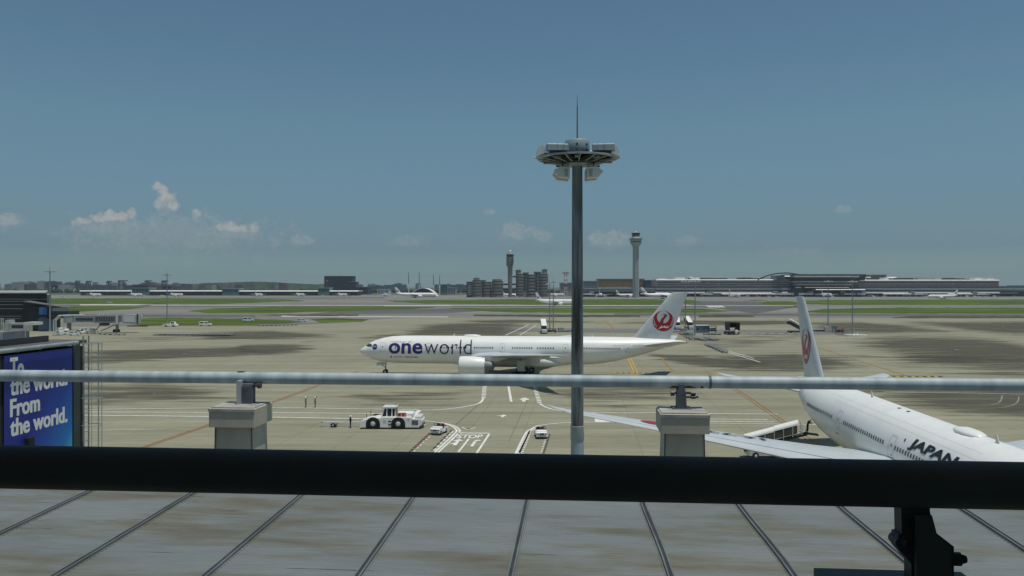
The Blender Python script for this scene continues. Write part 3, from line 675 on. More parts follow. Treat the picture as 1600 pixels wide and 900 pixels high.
FAR = [ # px of nose-ish centre, base row, heading, scale, label
 (649,465.2,0.04,None,'large white airliner by the arched hangar left of centre, tail on its left'),
 (1036,466.6,-.03,None,'large distant white airliner right of the tall pale control tower'),
 (868,477.0,-.03,NB,'narrow white airliner taxiing between grass strips behind two thin masts'),
 (1473,467.2,PI+.06,(.69,.72,.8),'white airliner alone before the right half of the long terminal, facing left'),
 (149,463.6,-.62,NB,'first of three white airliners in a row at far left'),
 (213,463.6,-.62,NB,'second of three white airliners in a row at far left'),
 (276,463.6,-.62,NB,'third of three white airliners at far left, right behind the pole of a floodlight mast'),
 (404,463.4,-.95,NB,'small white airliner parked before the low white-roofed shed, left of the dark block'),
 (469,463.4,-.95,NB,'small white airliner parked before the low shed, next left of the dark office block'),
 (535,463.4,-.95,NB,'small white airliner parked just below the dark office block'),
 (602,463.2,-1.3,NB,'small white airliner seen nearly head-on left of the arched hangar'),
 (802,464,.05,(.62,.6,.7),'white airliner with its nose right, at the foot of the old round control tower'),
 (866,463.6,-.4,NB,'small white airliner behind the two thin masts at the foot of the round tower group'),
 (938,464.2,-1.62,MW,'white airliner facing the camera with wings spread, just right of the big mast'),
 (980,464.4,.1,NB,'small white airliner left of the pale control tower foot'),
 (1147,464.8,-1.5,MW,'white airliner seen head-on with wings spread before the left half of the terminal'),
 (1291,464.2,-1.6,MW,'white airliner seen head-on before the dark centre block of the terminal'),
 (70,457.2,PI-.05,(.9,.9,.9),'distant white airliner behind the roof of the dark pier, leftmost of all'),
 (107,457.2,PI+.5,NB,'small distant white airliner just right of the leftmost mast'),
]
fr = None
for px, by, rz, sc, lb in FAR:
    x, y = G(px, by); k = (sc or (1,1,1))[0]*36.5; x += math.cos(rz)*k; y += math.sin(rz)*k
    if fr is None: fr = far_airliner((x,y,0), rz, label=lb, cat='airliner', group='airliners far across the airfield')
    else: dup(fr, (x,y,0), rz, sc, lb)

# ---------------------------------------------------------------- high floodlight mast in front
galv = mat('galvanised_steel', (.36,.42,.43), .55, metal=.2, ns=.5, amt=.35, stretch=(1,1,.25))
galvw = mat('weathered_pole_steel', (.23,.28,.30), .6, ns=1.6, amt=.5, stretch=(1,1,.10), col2=(.06,.05,.042), thr=(.40,.6))
def big_mast():
    x, y = (902-800)/F*60, 60
    r = thing('floodlight_mast', (x,y,0), label='tall grey floodlight mast with round platform and spike, standing right of centre in front', cat='floodlight mast')
    b = MB(); rs = []
    b.lathe([(.458,9.0),(.455,9.1),(.45,12),(.41,20),(.375,28.7)], n=32); b.build('pole', galvw, r, 40)
    MB().lathe([(.62,0),(.62,.3),(.48,.35),(.475,8.0),(.46,9.0)], n=32).build('pole_base', mat('pale_pole_steel',(.33,.42,.47),.6,ns=1.5,amt=.3,stretch=(1,1,.3)), r, 40)
    MB().lathe([(.485,8.55),(.5,8.6),(.49,9.6),(.465,9.62)], n=32).build('pole_collar', galv, r, 40)
    z0 = 29.0
    p = MB()
    for k in range(20): # fascia plates of the ring platform
        a0, a1 = 2*PI*k/20, 2*PI*(k+1)/20
        c = lambda a, q, h: (q*math.cos(a), q*math.sin(a), z0+h)
        p.add([c(a0,2.95,.03),c(a1,2.95,.03),c(a1,2.95,.12),c(a0,2.95,.12),c(a0,2.87,.03),c(a1,2.87,.03),c(a1,2.87,.12),c(a0,2.87,.12)], [(0,1,2,3),(5,4,7,6),(3,2,6,7),(1,0,4,5)])
    p.build('platform_rim', galv, r)
    q = MB()
    for rr in (.7,1.25,1.8,2.35,2.75):
        q.lathe([(rr,-.0+(.32-rr*.1)*0),(rr+.18,0),(rr+.18,.04),(rr,.04)], (0,0,z0+.02), 32)
    for k in range(16):
        a = 2*PI*k/16; q.tube((.35*math.cos(a),.35*math.sin(a),z0-.42),(2.9*math.cos(a),2.9*math.sin(a),z0+.02),.05,n=5)
        q.tube((.35*math.cos(a),.35*math.sin(a),z0+.02),(2.9*math.cos(a),2.9*math.sin(a),z0+.06),.04,n=5)
    q.lathe([(.4,-.5),(1.25,-.42),(1.25,-.38),(.4,-.44)], (0,0,z0), 24)
    q.build('platform_grating', galv, r)
    for sx in (-1,1): MB().tube((sx*2.9,-.1,z0+.08),(sx*3.3,-.1,z0+.14),.06,.03,6).box((sx*2.75,-.6,z0+.1),(.5,.3,.12)).build('end_arm', galv, r)
    for k in range(10):
        a = 2*PI*(k+.35)/10; MB().box((2.35*math.cos(a),2.35*math.sin(a),z0-.12),(.5,.28,.12),a).build('gear_tray', midg, r)
    d = MB().lathe([(.02,.35),(.86,.35),(.9,.4),(.9,1.32),(.86,1.38),(.02,1.44)], (0,0,z0), 32).build('winch_drum', galv, r, 40)
    for a in (-PI/2-.1, -PI/2+.75):
        for h in (.6,1.0): MB().box((.9*math.cos(a),.9*math.sin(a),z0+h),(.14,.14,.12),a).build('hatch_latch', dark, d)
    MB().tube((0,0,z0+1.4),(0,0,z0+3.9),.055,.04,8).tube((0,0,z0+3.9),(0,0,z0+4.7),.03,.01,8).build('lightning_rod', mat('rusty_rod', (.2,.11,.08),.7,ns=3,amt=.3), r)
    for cx, cy, w, a in ((-1.55,-1.5,1.55,.12),(1.75,-1.5,1.6,-.12),(-1.3,1.6,1.5,-.1),(1.4,1.6,1.5,.1)):
        f = MB().bev((cx,cy,z0+.62),(w,.75,.46),.05,a).build('floodlight', galv, r)
        for q in (-.3,0,.3): MB().box((cx+q*w,cy-.39*(1 if cy < 0 else -1),z0+.62),(.03,.03,.44),a).build('rib', midg, f)
        MB().box((cx,cy,z0+.25),(w*.7,.1,.3),a).build('bracket', dark, f)
    for sx in (-1,1):
        M4 = Matrix.Translation((sx*2.62,-.3,z0+.55)) @ Matrix.Rotation(0 if sx > 0 else PI,4,'Z') @ Matrix.Rotation(PI/2,4,'X') @ Matrix.Translation((0,0,-.35))
        f = MB().prism([(-.35,.15),(-.05,.42),(.2,.3),(.38,-.05),(.25,-.35),(-.2,-.2)], .7, M4).build('floodlight', offw, r)
        MB().box((sx*2.3,-.3,z0+.3),(.3,.1,.3)).build('bracket', dark, f)
    for sx in (-1,1):
        for sy in (-1,1):
            cx, cy = sx*1.12, sy*.75; L = MB().tube((cx,cy,z0-.05),(cx,cy,z0-.7),.05,n=6).box((cx,cy,z0-.62),(.9,.12,.07))
            M4 = Matrix.Translation((cx,cy,z0-1.05)) @ Matrix.Rotation(0 if sx > 0 else PI,4,'Z') @ Matrix.Rotation(PI/2,4,'X') @ Matrix.Translation((0,0,-.35))
            f = MB().prism([(-.5,.36),(.2,.40),(.66,.05),(.30,-.36),(-.5,-.44)], .7, M4).build('underslung_floodlight', offw, r); L.build('bracket', dark, f)
            MB().prism([(-.4,.2),(-.1,.25),(-.15,-.3),(-.35,-.3)], .74, M4 @ Matrix.Translation((0,0,-.02))).build('side_plate', galv, f)
    MB().box((-.2,-.5,2),(.5,.3,1.2)).build('control_box', greyp, r)
big_mast()

# slimmer masts across the field: one built, the others copied
def slim_mast(loc, hgt, **t):
    r = thing('floodlight_mast', loc, **t)
    MB().lathe([(.45,0),(.42,.4),(.33,.45),(.2,hgt-1)], n=12).build('pole', galv, r, 40)
    MB().lathe([(.1,-.25),(2.6,0),(2.7,.12),(.3,.2),(.35,.9),(.1,1.0)], (0,0,hgt-1), 16).build('platform', galv, r, 40)
    for k in range(6):
        a = 2*PI*k/6+.3; MB().box((1.9*math.cos(a),1.9*math.sin(a),hgt-.62),(.6,.9,.6),a).build('floodlight', offw, r)
    MB().tube((0,0,hgt),(0,0,hgt+2.6),.05,.02,6).build('lightning_rod', dark, r)
    return r
sm = None
SM = [(78,518,421,27.2,'leftmost floodlight mast, in front of the dark pier building',1),(261,503,427,27.2,'slim floodlight mast on the grass edge at left, behind the white tow tractor',1),
 (859,519,442,27,'left one of two close thin masts just left of the big mast',.8),(864.6,517,438,27,'right one of two close thin masts just left of the big mast',.8),
 (1071,519,438,27,'thin mast just right of the tail fin with the red emblem',.9),(1086,524,437.5,25,'thicker pole of two beside the blue-grey hut, nearer one',.9),
 (1294,517,438,24,'thin mast right of the narrow tail fin, farther of two',.85),(1332,524,438,23,'thin mast right of the narrow tail fin, standing in a white ring base',.85)]
for px, by, ty, hg, lb, k in SM:
    x, y = G(px, by); hh = (by-ty)*y/F
    if sm is None: sm = slim_mast((x,y,0), 27.2, label=lb, cat='floodlight mast', group='slim floodlight masts on the far apron')
    else: dup(sm, (x,y,0), 0, (k,k,hh/27.2), lb)
for i, (px, ty) in enumerate(((137,438),(190,440),(320,440),(447,437),(511,438),(575,439),(601,442),(1106,441),(1124,443),(1163,445),(1221,441),(1489,444),(1404,446),(365,441))):
    x, y = G(px, 463.4+.2*(i % 3)); hh = H+(Y0-ty)/F*y
    dup(sm, (x,y,0), 0, (.8,.8,hh/27.2), 'distant thin lamp mast on the far apron, a few pixels wide', 'distant lamp masts on the far apron')

# ---------------------------------------------------------------- far buildings
def block(r, name, x0, x1, y0, y1, yt, yb, m, dz=0):
    """box part filling photo columns x0..x1, rows yt..yb at depth y0; child coordinates are relative to the thing"""
    o = r.location; a = AT(x0, yb, y0); b = AT(x1, yt, y0)
    return MB().box(((a[0]+b[0])/2-o.x, (y0+y1)/2-o.y, (a[2]+b[2])/2+dz), (b[0]-a[0], y1-y0, b[2]-a[2])).build(name, m, r)
def eave(r, name, x0, x1, y0, y1, yt, yb, m):
    """roof slab whose front edge leans back, so that the high sun lights it"""
    o = r.location; a = AT(x0, yb, y0); b = AT(x1, yt, y0); h = b[2]-a[2]
    rs = [[(x-o.x,y0-o.y,a[2]),(x-o.x,y1-o.y,a[2]),(x-o.x,y1-o.y,b[2]),(x-o.x,y0-o.y+h*1.2,b[2])] for x in (a[0],b[0])]
    return MB().loft(rs, flip=True).build(name, m, r)
stone = mat('pinkish_cladding', (.37,.325,.31), .7, ns=.15, amt=.25, stretch=(1,1,3))
greyc = mat('grey_cladding', (.33,.345,.34), .6, ns=.1, amt=.25, stretch=(.3,1,4))
darkc = mat('dark_cladding', (.045,.055,.06), .5, ns=.1, amt=.35, stretch=(.3,1,4))
roofw = mat('pale_roof', (.80,.79,.76), .6, ns=.1, amt=.1)
roofg = mat('grey_roof', (.38,.39,.38), .7, ns=.05, amt=.2)
beige = mat('beige_cladding', (.34,.27,.17), .7, ns=.2, amt=.2)
teal = mat('green_cladding', (.12,.22,.19), .6, ns=.1, amt=.2)
slate = mat('slate_cladding', (.07,.08,.10), .7, ns=.05, amt=.4)
def building(name, px, Y, **t):
    return thing(name, ((px-800)/F*Y, Y, 0), **t)
TY = 1600
def gy(Y): return Y0+F*H/Y          # ground row at depth Y
# long terminal
def terminal(x0, x1, Y, seed, lbl, ytop=437.0):
    r = building('terminal_building', (x0+x1)/2, Y, label=lbl, cat='terminal'); rn = random.Random(seed); g = gy(Y)
    block(r, 'wall', x0, x1, Y, Y+60, ytop+.6, 447.6, stone)
    block(r, 'upper_windows', x0+1, x1-1, Y-.4, Y, ytop+3.6, ytop+4.5, darkc); block(r, 'upper_windows', x0+1, x1-1, Y-.4, Y, ytop+7.4, ytop+8.3, darkc)
    eave(r, 'roof_edge', x0-.5, x1+.5, Y-2, Y+62, ytop-.5, ytop+.7, roofw)
    block(r, 'window_band', x0, x1, Y+1, Y+58, 447.6, 449.6, darkc)
    block(r, 'concourse', x0-1, x1+1, Y-9, Y+50, 449.6, 453.3, greyc); block(r, 'window_band', x0-1, x1+1, Y-8, Y+50, 453.3, 455.4, darkc)
    eave(r, 'concourse', x0-2, x1+2, Y-12, Y+50, 455.4, 458.4, greyc); block(r, 'undercroft', x0-2, x1+2, Y-6, Y+50, 458.4, g, darkc)
    k = x0+4
    while k < x1-3: block(r, 'column', k, k+.7, Y-11.5, Y-10, 458.4, g, greyp); k += rn.uniform(7,12)
    k = x0+3
    while k < x1-14:
        w = rn.uniform(3,26); h = rn.uniform(1,3.6); block(r, 'roof_plant', k, k+w, Y+15, Y+35, ytop-.5-h, ytop-.5, rn.choice([greyc,roofg,darkc,roofw,slate])); k += w+rn.uniform(1,20)
    return r
terminal(1026, 1243, TY, 1, 'left half of the long grey and pinkish airport terminal at right')
terminal(1328, 1561, TY, 2, 'right half of the long grey and pinkish airport terminal', 437.6)
def centre_block():
    Y = TY-20; r = building('terminal_hall', 1290, Y, label='dark central terminal hall with stacked roof slabs, taller than both wings', cat='terminal'); g = gy(Y)
    block(r, 'roof_slab', 1240, 1353, Y-8, Y+70, 428.4, 430.6, slate); eave(r, 'roof_edge', 1240, 1343, Y-9, Y+60, 430.6, 432, roofg); block(r, 'upper_wall', 1242, 1343, Y-4, Y+68, 431.6, 434.2, greyc)
    block(r, 'end_tower', 1343, 1351.5, Y-6, Y+60, 428.6, 438, darkc)
    block(r, 'window_band', 1240, 1343, Y, Y+66, 434.2, 439, darkc); block(r, 'balcony', 1240, 1331, Y-6, Y+60, 439, 441.4, roofg)
    block(r, 'window_band', 1240, 1330, Y-2, Y+60, 441.4, 443.4, darkc); block(r, 'balcony', 1243, 1331, Y-7, Y+60, 443.4, 445.6, roofg); block(r, 'window_band', 1240, 1330, Y-1, Y+60, 445.6, 448.6, darkc)
    eave(r, 'canopy', 1258, 1327, Y-22, Y, 448.6, 449.6, beige); block(r, 'window_band', 1240, 1330, Y-4, Y+60, 449.6, 453, slate)
    eave(r, 'canopy', 1275, 1352, Y-25, Y, 451.8, 453.0, roofw); block(r, 'undercroft', 1240, 1330, Y-5, Y+60, 453, g, darkc)
    eave(r, 'roof_light', 1226, 1262, Y+10, Y+30, 430.6, 432.2, roofw); block(r, 'glass_box', 1213, 1226, Y+5, Y+40, 430.4, 437.5, bluegl)
    pts = [(1184,437.2),(1192,433.2),(1202,429.8),(1212,427.6),(1222,426.5),(1232,426.6),(1242,428),(1252,430)]
    b = MB(); o = r.location
    b.path([tuple(Vector(AT(px, py, Y+3))-Vector((o.x,o.y,0))) for px, py in pts], 1.15, 8); b.build('roof_arch', mat('maroon_steel',(.05,.035,.05),.5,ns=.2), r)
centre_block()
r = building('terminal_extension', 1640, 1620, label='low grey terminal wing running off the right edge behind the long terminal', cat='terminal')
block(r,'roof',1560,1800,1615,1660,450.8,452.2,greyp); block(r,'upper_wall',1560,1800,1618,1655,452.2,455,greyc); block(r,'undercroft',1560,1800,1620,1655,455,gy(1618),darkc)
block(r,'lower_wall',1560,1590,1612,1655,456.4,459,teal)
for px, w, t, mm, lb in ((1100,20,434,roofg,'low grey roof block behind the left half of the terminal'),(1173,24,434.4,greyc,'dotted dark roof hall behind the terminal, left of the arch'),(1374,22,429,beige,'square brownish block above the terminal right of the dark hall'),(1400,42,434.6,slate,'dark low roof behind the right half of the terminal'),(1535,26,435.6,slate,'small dark roof near the right end of the terminal')):
    r = building('background_building', px, TY+90, label=lb, cat='building')
    block(r,'wall',px-w/2,px+w/2,TY+90,TY+130,t+1,450,mm); block(r,'roof',px-w/2-.4,px+w/2+.4,TY+88,TY+131,t,t+1,greyc)
def dome(px, Y, w, yt, lb):
    r = building('storage_dome', px, Y, label=lb, cat='dome'); z = H+(Y0-yt)/F*Y; rr = w/2*Y/F
    MB().lathe([(rr,z-rr*.25),(rr*.92,z-rr*.12),(rr*.7,z-rr*.03),(.05,z)], n=20).build('roof', roofw, r, 60); MB().lathe([(rr,0),(rr,z-rr*.25)], n=20).build('wall', roofg, r, 60)
dome(1392, TY+95, 18, 432.5, 'shallow white dome roof just right of the square brownish block'); dome(1357, TY+96, 9, 432.6, 'small white dome roof between the dark hall and the square block')
dome(1079, TY+92, 8, 432.6, 'small white dome roof above the left end of the terminal')
# beige office block with window grid
def gridblock(px0, px1, yt, yb, Y, m, wm, nx, ny, lb, name='office_building', dep=40):
    r = building(name, (px0+px1)/2, Y, label=lb, cat='building'); block(r,'wall',px0,px1,Y,Y+dep,yt+.6,gy(Y),m); block(r,'roof',px0-.3,px1+.3,Y-1,Y+dep+1,yt,yt+.6,roofg)
    for i in range(nx):
        for j in range(ny):
            w = (px1-px0-1)/nx; h = (yb-yt-1.6)/ny; block(r,'window',px0+.6+i*w+w*.15,px0+.6+i*w+w*.85,Y-.4,Y,yt+1.4+j*h+h*.2,yt+1.4+j*h+h*.75,wm)
    return r
gridblock(935,989,435.4,449,1750,beige,mat('amber_window',(.28,.17,.07),.4,ns=.3,amt=.4),14,4,'long beige office block with a grid of amber windows behind the pale control tower')
gridblock(999.5,1007.5,435.4,450,1740,beige,mat('amber_window',(.28,.17,.07)),3,5,'narrow beige block just right of the pale control tower shaft')
gridblock(1008,1024,437.4,450,1720,slate,bluegl,4,4,'dark blue-grey block between the pale control tower and the terminal')
gridblock(912,934,438.8,450.5,1700,greyc,bluegl,6,4,'blue glass office block just right of the big mast')
gridblock(876,896,441.5,453,1680,stone,bluegl,5,4,'pinkish office block just left of the big mast behind the red and white tower')
gridblock(506.5,551,431,452,2100,slate,darkc,11,5,'large dark office block on the horizon left of centre')
gridblock(545,556,440,455,2050,slate,darkc,3,3,'dark annex stepping down right of the large dark office block'); gridblock(556,576,448,457,2040,slate,darkc,4,2,'lowest dark annex right of the large dark office block')
gridblock(589.5,607,452,460,1900,offw,darkc,4,2,'white box building behind the head-on small airliner'); gridblock(688,699,444,457,1900,teal,darkc,3,4,'greenish block left of the round tower group'); gridblock(699,712,449,458,1900,greyc,bluegl,3,3,'grey low block just left of the round tower group')
r = building('apron_pier', 965, 1580, label='low grey pier roof in front of the beige block and the pale control tower', cat='pier')
block(r,'roof',898,1026,1575,1620,450,451.4,roofg); block(r,'wall',900,1024,1580,1615,451.4,456,greyc); block(r,'undercroft',900,1024,1585,1610,456,gy(1585),darkc); block(r,'roof_plant',935,985,1585,1600,448.6,450,stone)
r = building('cargo_sheds', 340, 1800, label='long low shed with a thin white roof behind the three left airliners', cat='shed')
eave(r,'roof',124,347,1795,1850,453.8,455.2,roofw); block(r,'wall',126,345,1800,1845,455.2,gy(1800),darkc)
r = building('cargo_sheds', 460, 1800, label='long low shed with a thin white roof below the dark office block', cat='shed')
eave(r,'roof',371,560,1795,1850,454,455.4,roofw); block(r,'wall',373,558,1800,1845,455.4,gy(1800),darkc)
for a, b, t, lb in ((206,232,449.6,'teal hangar block behind the second of three left airliners'),(347,372,450.6,'teal hangar block between the two long white-roofed sheds'),(497,514,449.5,'teal hangar block below the dark office block')):
    gridblock(a,b,t,457,1790,teal,darkc,5,1,lb,'hangar')
def arch_hangar():
    Y = 1560; r = building('hangar', 660, Y, label='wide arched hangar with a thin white roof rim behind the large left airliner', cat='hangar')
    c = (661-800)/F*Y-r.location.x; w = 21*Y/F; rise = 8.6
    def arcp(k, q): t = -1+2*k/16; return (c+t*w*q, 0, (7+rise*q)*(1-t*t)**.8 + 1.0)
    o = [arcp(k,1.0) for k in range(17)]; i = [arcp(k,.93) for k in range(17)]
    b = MB()
    for dy in (0, 50): pass
    b.loft([[(x,dy,z) for x,_,z in o]+[(x,dy,z) for x,_,z in i[::-1]] for dy in (0,50)]); b.build('roof', roofw, r)
    MB().add([(x,3,z) for x,_,z in i], [tuple(range(17))]).build('dark_opening', darkc, r)
arch_hangar()
# round tower group and old control tower
ribm = mat('tower_concrete', (.235,.235,.215), .8, ns=.15, amt=.2)
def ringtower(px, w, yt, Y, lb, tur=None, fl=2.55):
    r = building('round_tower', px, Y, label=lb, cat='tower'); rr = w/2*Y/F; z1 = H+(Y0-yt)/F*Y; z = 0; pf = []; wb = MB()
    body = MB(); prof = []
    n = max(3, int(z1/5.2)); st = z1/n
    for i in range(n):
        prof += [(rr,i*st+.02),(rr,i*st+st*.62),(rr*.9,i*st+st*.62+.01),(rr*.9,(i+1)*st)]
    body.lathe(prof+[(rr*.85,z1+.4),(.1,z1+.5)], n=28); body.build('wall', ribm, r, 30)
    for i in range(n): MB().lathe([(rr*.91,i*st+st*.66),(rr*.92,i*st+st*.68),(rr*.92,i*st+st*.95),(rr*.91,i*st+st*.97)], n=28).build('window_band', darkc, r, 30)
    if tur:
        z2 = H+(Y0-tur[1])/F*Y; q = tur[0]*Y/F
        MB().lathe([(q,z1),(q,z2),(q*1.1,z2+.1),(q*1.1,z2+1),(.1,z2+1.2)], (tur[2]*Y/F,0,0), 20).build('turret', ribm, r, 40)
        MB().tube((tur[2]*Y/F,0,z2+1),(tur[2]*Y/F,0,z2+7),.15,.06,6).tube((tur[2]*Y/F+2,0,z2+1),(tur[2]*Y/F+2,0,z2+5),.12,.05,6).build('aerial', midg, r)
    return r
ringtower(745,14.5,437.6,1500,'leftmost ribbed round tower of the grey group, low, with thin aerials',(4.5,435,-0.5)); ringtower(760.5,15,440.5,1505,'low ribbed round tower, second from the left of the grey group'); ringtower(777,18.5,438.8,1500,'wide low ribbed round tower just left of the slender old control tower',(7,437.2,0))
ringtower(812,12.5,427.8,1500,'tall ribbed round tower with a turret just right of the old control tower',(4.2,422.6,-2)); ringtower(829.5,14,429,1505,'tall ribbed round tower without turret, middle of the right-hand group'); ringtower(849,15.5,428,1500,'tall ribbed round tower at the right end of the group, with a turret',(4,421.6,2))
gridblock(729,738.5,440,462,1510,slate,roofg,1,6,'square slate block at the left end of the round tower group'); gridblock(752,758,437.5,455,1525,concrete_b,darkc,1,4,'narrow block wedged behind the two leftmost round towers'); gridblock(817,826,425.6,455,1530,concrete_b,darkc,2,6,'slab tower wedged behind the tall round towers, left one'); gridblock(835,846,424.4,455,1530,concrete_b,darkc,2,6,'slab tower wedged behind the tall round towers, right one')
r = building('link_bridges', 797, 1498, label='dark link bridges joining the old control tower to the round towers', cat='bridge')
for a, b, t, u in ((786,806,443,445.6),(786,806,450.5,453),(801,806,431,433.5)): block(r,'bridge_deck',a,b,1499,1503,t,u,slate)
def old_tower():
    Y = 1495; r = building('control_tower', 797, Y, label='slender grey control tower with small white dome, left of the big mast', cat='control tower'); k = Y/F
    z = lambda py: H+(Y0-py)*k
    MB().lathe([(2.6*k,0),(3.0*k,z(452)),(3.6*k,z(432)),(3.9*k,z(418)),(4.4*k,z(414)),(5.6*k,z(411)),(5.7*k,z(401.4))], n=24).build('shaft', ribm, r, 40)
    MB().lathe([(5.3*k,z(401.2)),(5.7*k,z(398.4))], n=24).build('cab_window', glass, r, 40)
    MB().lathe([(6.1*k,z(398.4)),(6.1*k,z(397)),(3.4*k,z(394.6)),(1.6*k,z(393.6)),(.1,z(393.4))], n=24).build('cab_roof', ribm, r, 40)
    MB().lathe([(1.5*k,z(393.5)),(1.8*k,z(392.4)),(1.2*k,z(391.2)),(.1,z(390.8))], n=16).build('radome', white, r, 60)
    for j, py in enumerate((404.5,409,413.4)): MB().box((3.6*k,-4.6*k,z(py)),(2.6*k,1.5*k,1.1*k),.6).build('side_window', darkc, r)
    MB().box((-4.6*k,-1.5*k,z(409)),(2.4*k,3*k,14*k)).build('duct', midg, r)
old_tower()
def new_tower():
    Y = 1450; r = building('control_tower', 993.5, Y, label='tall pale control tower with flared stacked head, right of the big mast', cat='control tower'); k = Y/F; z = lambda py: H+(Y0-py)*k
    pale = mat('pale_tower_concrete',(.40,.44,.42),.7,ns=.1,amt=.1)
    s = MB().loft([[(a*k*w,b*k*w,zz) for a,b in ((-3.2,-2.6),(-1.4,-4.6),(1.0,-4.6),(1.3,-3.4),(1.8,-4.4),(4.6,-2.0),(4.8,2.2),(2,4.6),(-2,4.6),(-4.6,2),(-4.8,-1.4))] for w, zz in ((1.02,0),(1,z(386)),(1.12,z(382)))]); s.build('shaft', pale, r)
    MB().lathe([(5.2*k,z(387)),(5.6*k,z(384)),(8.6*k,z(380.6)),(9.2*k,z(378.8)),(7.8*k,z(378.4)),(8.0*k,z(377.6)),(9.6*k,z(376.6)),(9.7*k,z(375.6)),(8.4*k,z(375.4)),(8.6*k,z(374.6)),(10.6*k,z(373.6)),(10.8*k,z(372.4)),(7*k,z(371.8)),(6.4*k,z(371)),(6.6*k,z(368.8))], n=20).build('flared_head', pale, r, 30)
    for py in (378, 375.1): MB().lathe([(8.1*k,z(py+.5)),(8.25*k,z(py-.4))], n=20).build('window_band', darkc, r, 40)
    MB().lathe([(5.8*k,z(368.8)),(6.6*k,z(364.4))], n=16).build('cab_window', glass, r, 30); MB().lathe([(7*k,z(364.4)),(7.1*k,z(363.6)),(3*k,z(362.8)),(.1,z(362.7))], n=16).build('cab_roof', pale, r, 30)
    MB().lathe([(1.6*k,z(362.8)),(1.9*k,z(362)),(.1,z(361.2))], n=12).build('radome', white, r, 60)
new_tower()
def radar_tower():
    Y = 1560; r = building('radar_tower', 884, Y, label='red and white lattice radar tower just left of the big mast', cat='radar tower'); k = Y/F; z = lambda py: H+(Y0-py)*k
    for i in range(6):
        a, b = 452-i*4.0, 452-(i+1)*4.0; m = MB()
        for sx, sy in ((-1,-1),(1,-1),(1,1),(-1,1)): m.tube((sx*1.9*k,sy*1.9*k,z(a)),(sx*1.9*k,sy*1.9*k,z(b)),.35,n=5)
        for sx in (-1,1): m.tube((sx*1.9*k,-1.9*k,z(a)),(-sx*1.9*k,-1.9*k,z(b)),.22,n=5)
        m.build('lattice_section', redp if i % 2 else roofw, r)
    for sx, sy in ((-1,-1),(1,-1),(1,1),(-1,1)): MB().tube((sx*1.9*k,sy*1.9*k,0),(sx*1.9*k,sy*1.9*k,z(452)),.35,n=5).build('leg', roofw, r)
    MB().box((0,0,z(427.4)),(11*k,5*k,1.4*k)).build('platform', stone, r); MB().box((0,0,z(425.6)),(9.5*k,1.5*k,.8*k)).build('antenna', redp, r)
radar_tower()
# four thin tall masts and the port behind
for i, (px, yt) in enumerate(((638.5,425.5),(655,425.3),(677.5,429),(687,430))):
    Y = 1900; r = building('lattice_mast', px, Y, label=['first','second','third','fourth'][i]+' from left of four tall thin masts behind the arched hangar', cat='mast', group='four tall thin masts'); z = H+(Y0-yt)/F*Y
    MB().tube((0,0,0),(0,0,z*.5),1.0,.9,6).build('lower_shaft', roofw, r); MB().tube((0,0,z*.5),(0,0,z),.9,.55,6).build('upper_shaft', slate, r)
for i, (px, yt, w) in enumerate(((121,437.5,5),(138,438,6),(170,438,5),(190,437,10),(230.5,437,7),(256.5,437.2,7))):
    Y = 3200; k = Y/F; x = (px-800)*k
    r = thing('harbour_crane', (x,Y,0), label=['first','second','third','fourth','fifth','sixth'][i]+' from left of the dark harbour cranes on the left horizon', cat='harbour crane', group='harbour cranes on the left horizon'); zt = H+(Y0-yt)*k
    f = MB()
    for sx in (-1,1):
        for sy in (-1,1): f.box((sx*w/2*k*.8,sy*6,(zt-6)/2),(2.6,2.6,zt-6))
    f.box((0,0,zt*.55),(w*k,14,3)); f.build('gantry', slate, r)
    MB().box((w*.2*k,0,zt-4),(w*1.5*k,5,3.4)).build('boom', slate, r); MB().box((-w*.15*k,0,zt-8),(w*.6*k,8,6)).build('machine_house', slate, r)
rn = random.Random(11)
dist = [mat('distant_block_%s' % n, c, .8, ns=.02, amt=.3) for n, c in (('grey',(.22,.24,.25)),('slate',(.08,.10,.13)),('pale',(.38,.40,.38)),('rust',(.14,.08,.07)),('blue',(.10,.15,.20)))]
hb = None
def city(px, w, yt, Y, m, lb='distant hazy block on the skyline, a few pixels wide', gr='distant hazy blocks along the skyline'):
    k = Y/F; z = H+(Y0-yt)*k; r = thing('distant_building', ((px-800)*k,Y,0), label=lb, cat='building', group=gr)
    MB().box((0,0,z/2),(w*k,30,z)).build('wall', m, r); MB().box((rn.uniform(-.2,.2)*w*k,0,z+1.2),(w*k*.4,14,2.4)).build('roof_plant', m, r)
for i in range(72):
    px = rn.uniform(-20, 300) if i < 40 else rn.uniform(300, 760)
    city(px, rn.uniform(3,14) if i < 40 else rn.uniform(3,12), rn.uniform(440.5,446) if i < 40 else rn.uniform(443,446.4), rn.uniform(3300,4200), rn.choice(dist))
for px, w, yt, m in ((33,22,441,2),(66,10,439.5,2),(50,16,444,1),(84,20,440,1),(100,30,446,2),(150,60,446.5,1),(240,60,446.3,3),(215,40,445.5,1),(268,22,447,3),(605,60,446.2,4),(720,30,445,4),(1582,60,446.9,4)):
    city(px, w, yt, 3000, dist[m])
# wooded ridge on the left horizon
def ridge():
    b = MB(); Y = 4300; k = Y/F; rr = random.Random(5); n = 260
    for row in range(3):
        top = []
        for i in range(n+1):
            px = 262+(540-262)*i/n; e = 442.6+1.3*math.sin(i*.035+row)+rr.uniform(-.5,.5)+ (abs(i-n*.45)/n)*5.5-1.5; top.append((px,e+row*.7))
        vs = []
        for px, e in top: x = (px-800)*k; vs += [(x,Y-row*60,0),(x,Y-row*60+40,H+(Y0-e)*k)]
        b.add(vs, [(2*i,2*i+2,2*i+3,2*i+1) for i in range(n)])
    b.build('wooded_hills', mat('distant_woods',(.055,.085,.05),.95,ns=.02,amt=.5,spec=.05), kind='structure')
ridge()
